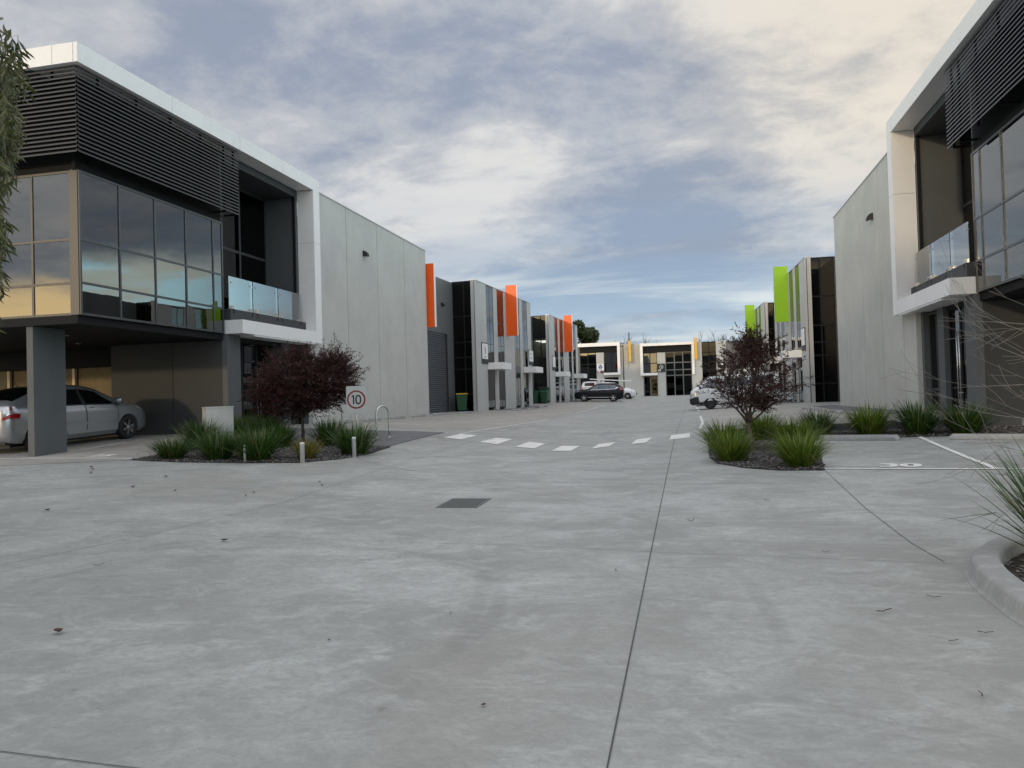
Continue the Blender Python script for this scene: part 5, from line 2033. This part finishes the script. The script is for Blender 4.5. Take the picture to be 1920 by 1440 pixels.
plant('b', 1, .66, 15.2, .92, .86, 'bright green strappy clump at the left edge of the right bed, second from front', GR, 1.9)
plant('b', 2, 1.66, 12.45, .84, .80, 'bright green strappy clump at the front corner next to the painted bay line', GR, 3.1)
plant('b', 0, 1.95, 15.1, .95, .85, 'green strappy clump just right of the small dark tree', GR, 4.0)
plant('b', 1, 1.55, 17.2, .95, .9, 'green strappy clump behind the small dark tree trunk, to its right', GR, 4.7)
plant('g', 1, 2.72, 17.5, .88, .80, 'dark green strappy clump, leftmost behind the wheel stop of bay 30', GR, .7)
plant('b', 2, 3.68, 17.2, .98, .95, 'bright green strappy clump, second behind the wheel stop of bay 30', GR, 2.2)
plant('g', 2, 4.52, 16.9, .96, .92, 'green strappy clump between the two wheel stops', GR, 3.6)
plant('g', 0, 5.28, 16.65, 1.0, .85, 'dark green strappy clump below the bare twigs, rightmost of the row', GR, 5.2)
fp = link('strappy_plant', strappy(77, 520, .96, .34, 'strap_leaf', .018, .6))
fp.location = (2.80, 6.45, H(2.80, 6.45) + .03)
tag(fp, 'tall green strappy clump in the kerbed island at the right edge of the foreground', 'plant')


def limb(mb, p0, p1, r0, r1, wob, rnd, n=6, sag=0.0):
    pts, rs = [], []
    d = Vector(p1) - Vector(p0)
    for i in range(n + 1):
        t = i / n
        q = Vector(p0) + d * t
        f = math.sin(PI * t)
        q += Vector((rnd.uniform(-1, 1), rnd.uniform(-1, 1), rnd.uniform(-1, 1))) * wob * f
        q.z += sag * f
        pts.append(q)
        rs.append(r0 + (r1 - r0) * t)
    mb.tube(pts, rs, 7 if r0 > .01 else 5)
    return pts


def feather(mb, base, d, rnd, n, L, wid):
    """a twig feathered with narrow leaves"""
    d = d.normalized()
    a = d.orthogonal().normalized()
    for k in range(n):
        t = (k + rnd.random()) / n
        p = base + d * (L * t)
        an = rnd.uniform(0, 2 * PI)
        o = (a * math.cos(an) + d.cross(a) * math.sin(an))
        ld = (d * rnd.uniform(.5, 1.2) + o * rnd.uniform(.4, 1.0) + Vector((0, 0, rnd.uniform(-.5, .25)))).normalized()
        ll = rnd.uniform(.045, .085)
        sd = ld.cross(Vector((rnd.uniform(-1, 1), rnd.uniform(-1, 1), rnd.uniform(-1, 1))))
        if sd.length < 1e-3:
            continue
        sd = sd.normalized() * wid * rnd.uniform(.7, 1.3)
        b = p + ld * ll * .5 - Vector((0, 0, .004))
        mb.add([tuple(p), tuple(b + sd), tuple(p + ld * ll), tuple(b - sd)], [(0, 1, 2, 3)])


def red_tree(label, x, y, seed, trunk_h, shape, ntw, lean, lm, wid=.008, L=.30, nleaf=26):
    rnd = random.Random(seed)
    t = thing('red_leaf_tree', label, 'tree', (x, y, H(x, y)))
    tm = MB()
    fork = Vector((lean[0], lean[1], trunk_h))
    pts = limb(tm, (0, 0, -.08), fork, .052, .036, .012, rnd, 6)
    cm = MB()
    tips = []
    nl = 9
    for i in range(nl):
        tgt = Vector(shape(rnd, 2 * PI * (i + rnd.uniform(-.3, .3)) / nl))
        pp = limb(tm, fork, tgt, .024, .006, .05, rnd, 7, sag=.03)
        for q in pp[2:]:
            for _ in range(3):
                tg2 = Vector(shape(rnd, None))
                if (tg2 - q).length < .95:
                    p2 = limb(tm, q, q.lerp(tg2, .9), .008, .003, .03, rnd, 4)
                    tips += p2[1:]
        tips += pp[3:]
    for _ in range(ntw):
        q = Vector(shape(rnd, None))
        near = min((rnd.choice(tips) for _ in range(16)), key=lambda v: (v - q).length)
        base = near.lerp(q, .55)
        out = (q - fork)
        d = (q - near) * .8 + out.normalized() * .35 + Vector((rnd.uniform(-.3, .3), rnd.uniform(-.3, .3), rnd.uniform(-.25, .15)))
        if rnd.random() < .12:
            tm.tube([near, base, base + d.normalized() * L * .9], [.004, .003, .0015], 4)
        edge_ = (q - fork).length > .85 and rnd.random() < .45
        feather(cm, base, d, rnd, nleaf + (10 if edge_ else 0), L * (rnd.uniform(1.2, 2.0) if edge_ else rnd.uniform(.7, 1.25)), wid)
    tm.build('trunk', M['bark_red'], t)
    cm.build('crown', M[lm], t, recalc=False)
    return t


def shape_bush(rnd, az):
    """wide crown, drooping at the right, lifting to the upper right"""
    if az is None and rnd.random() < .07:      # plume at the upper right
        return (.88 + rnd.gauss(0, .26), rnd.gauss(0, .28), 2.02 + rnd.gauss(0, .20))
    while True:
        u, v, w_ = rnd.uniform(-1, 1), rnd.uniform(-1, 1), rnd.uniform(-1, 1)
        q = u * u + v * v + w_ * w_
        if q < 1 and (az is None or q > .45):
            if az is not None:
                h = math.hypot(u, v)
                u, v = h * math.cos(az), h * math.sin(az)
            zc = 1.40 + .26 * max(0, u)
            hz = .98 - .20 * abs(u)
            if w_ < -.62 and u < .35:
                w_ = -.62 + (w_ + .62) * .4
            lump = 1 + .13 * math.sin(4 * u + 3 * w_) + .10 * math.sin(9 * v + 7 * w_) + .08 * math.sin(11 * u - 6 * w_)
            return (u * 1.38 * lump + .02, v * 1.10 * lump, zc + w_ * hz * lump)


def shape_vase(rnd, az):
    """open crown, broad below the middle, narrowing to a leader"""
    while True:
        z = rnd.random()
        rad = (.25 + 1.1 * z / .35 if z < .35 else 1.25 * (1 - (z - .35) / .65) ** .62 + .12)
        rad *= .70
        a = rnd.uniform(0, 2 * PI) if az is None else az
        r = rad * (math.sqrt(rnd.random()) if az is None else rnd.uniform(.6, 1.0))
        lump = 1 + .22 * math.sin(3 * a + 5 * z) + .12 * math.sin(7 * a - 9 * z)
        return (r * math.cos(a) * lump + .03, r * math.sin(a) * lump, .74 + 1.36 * z)


red_tree('dense dark red bushy tree in the left bed, beside the speed sign', -9.6, 18.05, 5, .66, shape_bush, 2300, (-.02, 0), 'maple_leaf')
red_tree('small open dark red tree in the right bed, in front of the white van', 1.20, 15.3, 9, .56, shape_vase, 560, (-.07, 0), 'brown_leaf', L=.27, nleaf=22)


# gum tree at the left edge, mostly out of frame
def gum():
    rnd = random.Random(21)
    t = thing('gum_tree', 'drooping eucalyptus foliage hanging in from the left edge of the photo', 'tree', (-8.9, 5.3, H(-8.9, 5.3)))
    o = Vector(t.location)
    tm, cm = MB(), MB()
    tr = limb(tm, (0, 0, -.1), (.7, .1, 4.9), .15, .06, .06, rnd, 10)

    def edge(z):            # how far the crown reaches towards the street at this height
        k = lerp_tab([(2.2, -6.2), (2.5, -6.05), (2.9, -5.95), (3.5, -5.92), (4.0, -5.80), (4.5, -5.72), (4.75, -5.95), (5.2, -6.2), (5.7, -6.7)], z)
        return k + .05 * math.sin(z * 9) + .04 * math.sin(z * 23)
    bundles = []
    for i in range(24):
        z = 2.9 + 2.6 * i / 24
        yy = 5.6 + rnd.uniform(-.7, .9)
        tip = Vector((edge(z) * yy / 5.6 - rnd.uniform(.25, .6), yy, z + .15)) - o
        st = tr[min(10, max(4, int((z - .6) / 5 * 10)))]
        bundles += limb(tm, st, tip, .020, .006, .06, rnd, 8, sag=.22)[3:]
    for i in range(1900):
        z = rnd.uniform(2.25, 5.6)
        dens = (1.0 if z < 4.7 else .45) * (.55 + .45 * math.sin(z * 6.1 + 1.0))
        if rnd.random() > dens:
            continue
        e = edge(z)
        y = 5.55 + rnd.uniform(-.75, .95)
        x = (e + .07) * y / 5.65 - abs(rnd.gauss(0, .38)) - .02
        q = Vector((x, y, z)) - o
        near = min((rnd.choice(bundles) for _ in range(14)), key=lambda v: (v - q - Vector((0, 0, .25))).length)
        d = Vector((rnd.uniform(-.3, .35), rnd.uniform(-.35, .35), -1)).normalized()
        L = rnd.uniform(.18, .40)
        s0 = q - d * L * .6
        if (near - s0).length < .7:
            tm.tube([near, near.lerp(s0, .5) + Vector((0, 0, .04)), s0, s0 + d * L], [.0045, .0035, .0025, .0012], 4)
        for k in range(9):
            b = s0 + d * (L * rnd.uniform(.1, 1.0))
            ld = Vector((rnd.uniform(-.6, .6), rnd.uniform(-.6, .6), rnd.uniform(-1.0, -.2))).normalized()
            ll = rnd.uniform(.08, .15)
            sd = ld.cross(Vector((rnd.uniform(-1, 1), rnd.uniform(-1, 1), rnd.uniform(-.3, .3)))).normalized() * rnd.uniform(.008, .0135)
            cv = Vector((rnd.uniform(-.014, .014), rnd.uniform(-.014, .014), 0))
            p1, p2, p3 = b + ld * ll * .3 + cv, b + ld * ll * .65 + cv * 1.4, b + ld * ll
            cm.add([tuple(b), tuple(p1 + sd), tuple(p1 - sd), tuple(p2 + sd * .8), tuple(p2 - sd * .8), tuple(p3)], [(0, 1, 2), (1, 3, 4, 2), (3, 5, 4)])
    tm.build('trunk', M['twig_dark'], t)
    cm.build('crown', M['gum_leaf'], t, recalc=False)


gum()


# bare shrub reaching in from the right
def bare_shrub():
    rnd = random.Random(12)
    t = thing('bare_shrub', 'leafless pale-twigged shrub reaching in from the right edge', 'shrub', (4.25, 7.75, H(4.25, 7.75)))
    mb = MB()

    def arch(p, d, L, r, depth, curl=0.0):
        pts, rs = [Vector(p)], [r]
        n = 10
        d = d.normalized()
        for i in range(n):
            d = (d + Vector((rnd.uniform(-.10, .10), rnd.uniform(-.10, .10), rnd.uniform(-.07, .07) + curl / n))).normalized()
            pts.append(pts[-1] + d * (L / n))
            rs.append(max(.0015, r * (1 - (i + 1) / n * .75)))
        mb.tube(pts, rs, 6)
        if depth > 0:
            for i in range(2, n):
                if rnd.random() < (.50 if depth == 2 else .28):
                    a = rnd.choice((-1, 1)) * rnd.uniform(.25, .6)
                    dd = (pts[i + 1] - pts[i]).normalized()
                    dd = Matrix.Rotation(a, 3, Vector((rnd.uniform(-.3, .3), rnd.uniform(-1, 1), rnd.uniform(-.3, .3)))) @ dd
                    arch(pts[i], dd, L * rnd.uniform(.3, .55), rs[i] * .65, depth - 1, rnd.uniform(-.3, .6))
    # upper boughs lean out and climb, the lower ones sweep nearly level
    for (z, up, L, curl) in [(1.95, .42, 1.75, .25), (1.75, .30, 1.8, .1), (1.62, .10, 1.7, .35), (1.45, .05, 1.75, -.1), (1.30, .22, 1.6, .4),
                             (.95, .02, 1.9, .35), (.85, -.08, 1.85, .3), (.70, .0, 1.7, .25), (.62, -.05, 1.5, .35), (.40, .10, 1.5, -.25)]:
        b = Vector((rnd.uniform(-.12, .05), rnd.uniform(-.2, .2), z * .92))
        arch(b, Vector((-1, rnd.uniform(-.12, .30), up)), L * rnd.uniform(.95, 1.1), .0065, 2, curl)
    for i in range(6):
        arch(Vector((0, 0, -.05)), Vector((rnd.uniform(-.15, .4), rnd.uniform(-.3, .3), 1)), rnd.uniform(1.6, 2.3), .016, 2)
    mb.build('twigs', M['twig_pale'], t)


bare_shrub()


# trees beyond the end building
def far_tree(label, x, y, h, rx, n, seed, cz=.62, grp='dark evergreen trees'):
    rnd = random.Random(seed)
    t = thing('evergreen_tree', label, 'tree', (x, y, H(x, y)), 0, grp)
    tm, cm = MB(), MB()
    top = Vector((0, 0, h * .75))
    tr = limb(tm, (0, 0, -.2), top, .35, .12, .15, rnd, 6)
    clumps = []
    for i in range(46):
        a = rnd.uniform(0, 2 * PI)
        zz = rnd.uniform(.30, 1.0)
        rr = rx * math.sqrt(max(0, 1 - ((zz - cz) / .42) ** 2)) * rnd.uniform(.45, .95)
        c = Vector((rr * math.cos(a), rr * math.sin(a), h * zz))
        clumps.append((c, rnd.uniform(.16, .30) * rx))
        limb(tm, tr[min(5, 2 + int(zz * 4))], c, .10, .03, .2, rnd, 4)
    for i in range(n):
        c, r = rnd.choice(clumps)
        v = Vector((rnd.gauss(0, 1), rnd.gauss(0, 1), rnd.gauss(0, 1)))
        v = v.normalized() * r * rnd.uniform(.55, 1.1)
        p = c + v
        s = rnd.uniform(.18, .40)
        a = Vector((rnd.uniform(-1, 1), rnd.uniform(-1, 1), rnd.uniform(-1, 1))).normalized() * s
        b = a.orthogonal().normalized() * s * .5
        cm.add([tuple(p - a), tuple(p + b), tuple(p + a), tuple(p - b)], [(0, 1, 2, 3)])
    tm.build('trunk', M['bark_red'], t)
    cm.build('crown', M['tree_leaf'], t, recalc=False)


far_tree('large dark evergreen tree rising behind the left end of the far building', -16.7, 116, 10.9, 4.0, 16000, 3)
far_tree('low dark tree behind the roof of the end building, left of the mast', -10.6, 124, 8.2, 2.0, 4500, 4)


def bare_tree(label, x, y, h, seed):
    rnd = random.Random(seed)
    t = thing('bare_tree', label, 'tree', (x, y, 1.4), 0, 'bare winter trees behind the end building')
    mb = MB()

    def br(p, d, L, r, k):
        e = p + d * L
        mb.tube([p, p.lerp(e, .5) + Vector((rnd.uniform(-1, 1), rnd.uniform(-1, 1), 0)) * L * .05, e], [r, r * .8, r * .6], 5)
        if k > 0:
            for _ in range(rnd.randint(2, 4)):
                dd = (d + Vector((rnd.uniform(-.6, .6), rnd.uniform(-.6, .6), rnd.uniform(-.1, .4)))).normalized()
                br(p.lerp(e, rnd.uniform(.5, 1)), dd, L * rnd.uniform(.55, .8), r * .6, k - 1)
    br(Vector((0, 0, -.2)), Vector((0, 0, 1)), h * .42, .12, 4)
    mb.build('branches', M['twig_dark'], t)


for i, (x, h) in enumerate([(-8.6, 9.6), (-6.2, 9.8), (-4.6, 9.4), (-3.4, 9.0), (1.9, 9.0), (3.6, 9.0), (5.0, 9.2), (6.4, 9.0)]):
    bare_tree(['bare winter tree just left of the thin mast behind the end building', 'bare winter tree just right of the thin mast', 'bare winter tree above the left part of the second white frame', 'short bare winter tree above the middle of the second white frame',
               'bare winter tree above the right yellow fin', 'bare winter tree right of the yellow fin, above the lit upper window', 'bare winter tree above the dark end wall, left of the small red tree top', 'bare winter tree half behind the top of the small red tree'][i], x, 114 + (i % 3) * 2, h, 60 + i)

for (x, y, h, sd, lab) in [(-34, -16, 8.0, 31, 'dark street tree behind the viewer, nearer the left office'), (-44, -22, 9.0, 32, 'taller dark street tree behind the viewer, far to the left')]:
    far_tree(lab, x, y, h, 2.6, 5000, sd)

# distant tree belt behind everything, low
rnd = random.Random(2)
mb = MB()
for i in range(9000):
    x = rnd.uniform(-160, 160)
    y = 190 + rnd.uniform(0, 16)
    hgt = 4.2 + 1.6 * math.sin(x * .21) + 1.1 * math.sin(x * .53 + 1)
    z = 1.2 + rnd.random() ** .8 * hgt
    s = rnd.uniform(.5, 1.0)
    a = Vector((rnd.uniform(-1, 1), rnd.uniform(-.4, .4), rnd.uniform(-1, 1))).normalized() * s
    b = Vector((a.z, 0, -a.x)) * .6
    mb.add([(x - a.x, y - a.y, z - a.z), (x + b.x, y, z + b.z), (x + a.x, y + a.y, z + a.z), (x - b.x, y, z - b.z)], [(0, 1, 2, 3)])
tb_ = mb.build('tree_belt', M['tree_leaf'], None, recalc=False, kind='stuff')
tb_['label'] = 'low belt of dark trees far beyond the units'

# ================================================================== FALLEN LEAVES
def leaf_mesh(kind, seed):
    rnd = random.Random(seed)
    mb = MB()
    n = 7
    L, W_ = (.075, .026) if kind == 'leaf' else (.10, .004)
    vs = []
    cur = rnd.uniform(-.5, .5) * (1 if kind == 'leaf' else 3.0)
    for i in range(n):
        t = i / (n - 1)
        w_ = W_ * math.sin(PI * (.04 + .92 * t)) ** .8 if kind == 'leaf' else W_
        a = cur * (t - .5)
        x = (t - .5) * L
        y = cur * L * (t - .5) ** 2
        z = .006 + .012 * abs(t - .5) * 2 + rnd.uniform(0, .004)
        vs += [(x, y + w_, z + w_ * .45), (x, y, z - .002), (x, y - w_, z + w_ * .45)]
    fs = []
    for i in range(n - 1):
        for k in (0, 1):
            fs.append((i * 3 + k, i * 3 + k + 1, i * 3 + k + 4, i * 3 + k + 3))
    mb.smooth = True
    mb.add(vs, fs)
    return mb.mesh('fallen_leaf', M['dead_leaf'], recalc=False)


LM = [leaf_mesh('leaf', 1), leaf_mesh('leaf', 2), leaf_mesh('twig', 3), leaf_mesh('twig', 5)]
LP = [(-4.09, 4.31, 0, 1.1, 'curled red-brown leaf lying alone on the near concrete at lower left')]
for (px, py, k, s, lab) in [(-8.3, 8.6, 0, 1.1, 'dark dead leaf near the left edge of the driveway'), (-7.7, 10.4, 1, .9, ''), (-8.7, 10.7, 0, .9, ''), (-11.6, 13.1, 0, 1.2, ''), (-11.3, 12.8, 1, 1.0, ''), (-10.9, 12.3, 0, 1.2, ''),
                            (-6.3, 10.3, 1, .8, ''), (-6.25, 10.0, 0, .8, ''), (-5.6, 11.1, 0, .9, ''), (-5.85, 11.5, 1, .7, ''), (-4.7, 7.1, 1, 1.0, ''), (-5.25, 6.0, 2, 1.0, ''),
                            (-1.0, 3.6, 0, .35, ''), (.35, 3.1, 1, .3, ''), (.02, 8.3, 2, 1.1, ''), (1.16, 5.25, 3, 1.0, 'thin curved twig on the concrete left of the kerbed island'),
                            (1.40, 4.75, 2, .7, ''), (1.62, 4.9, 3, .7, ''), (1.55, 5.6, 3, .9, ''), (1.3, 4.0, 2, .6, ''), (-.6, 6.2, 2, .6, ''), (-2.2, 4.4, 1, .3, ''), (-1.6, 5.0, 2, .5, ''),
                            (-12.3, 15.3, 1, .8, ''), (-11.9, 15.2, 0, .7, ''), (-9.0, 11.9, 1, 1.0, ''), (-2.6, 6.6, 2, .5, ''), (1.1, 6.9, 2, .6, ''), (.9, 9.6, 2, .9, '')]:
    LP.append((px, py, k, s, lab))
rnd = random.Random(8)
rank = {}
for kind in (0, 1):
    grp = sorted([q for q in LP if (q[2] >= 2) == bool(kind) and not q[4]], key=lambda q: math.atan2(q[0], q[1]))
    for i, q in enumerate(grp):
        rank[q[:2]] = ORD[i] + (' small dead leaf from the left on the open concrete' if not kind else ' short dark twig from the left on the open concrete')
for (x, y, k, s, lab) in LP:
    o = link('fallen_leaf' if k < 2 else 'fallen_twig', LM[k])
    o.location = (x, y, H(x, y) + .006)
    o.scale = (s * rnd.uniform(.9, 1.2),) * 3
    o.rotation_euler = (0, 0, rnd.uniform(0, 6.28))
    tag(o, lab or rank[(x, y)], 'leaf' if k < 2 else 'twig', 'leaf litter scattered on the concrete')

# small dome camera under the white frame of the left office
dc = thing('security_camera', 'small black dome camera under the far corner of the white frame on the left', 'camera', (-13.2, 25.2, 3.735))
mb = MB()
mb.lathe([(0, 0), (.07, 0), (.07, -.03), (.0, -.03)], 16)
mb.build('mount', M['black_plastic'], dc)
mb = MB()
mb.lathe([(0, -.03), (.06, -.031), (.055, -.06), (.03, -.09), (0, -.10)], 16)
mb.build('dome', M['black_plastic'], dc)
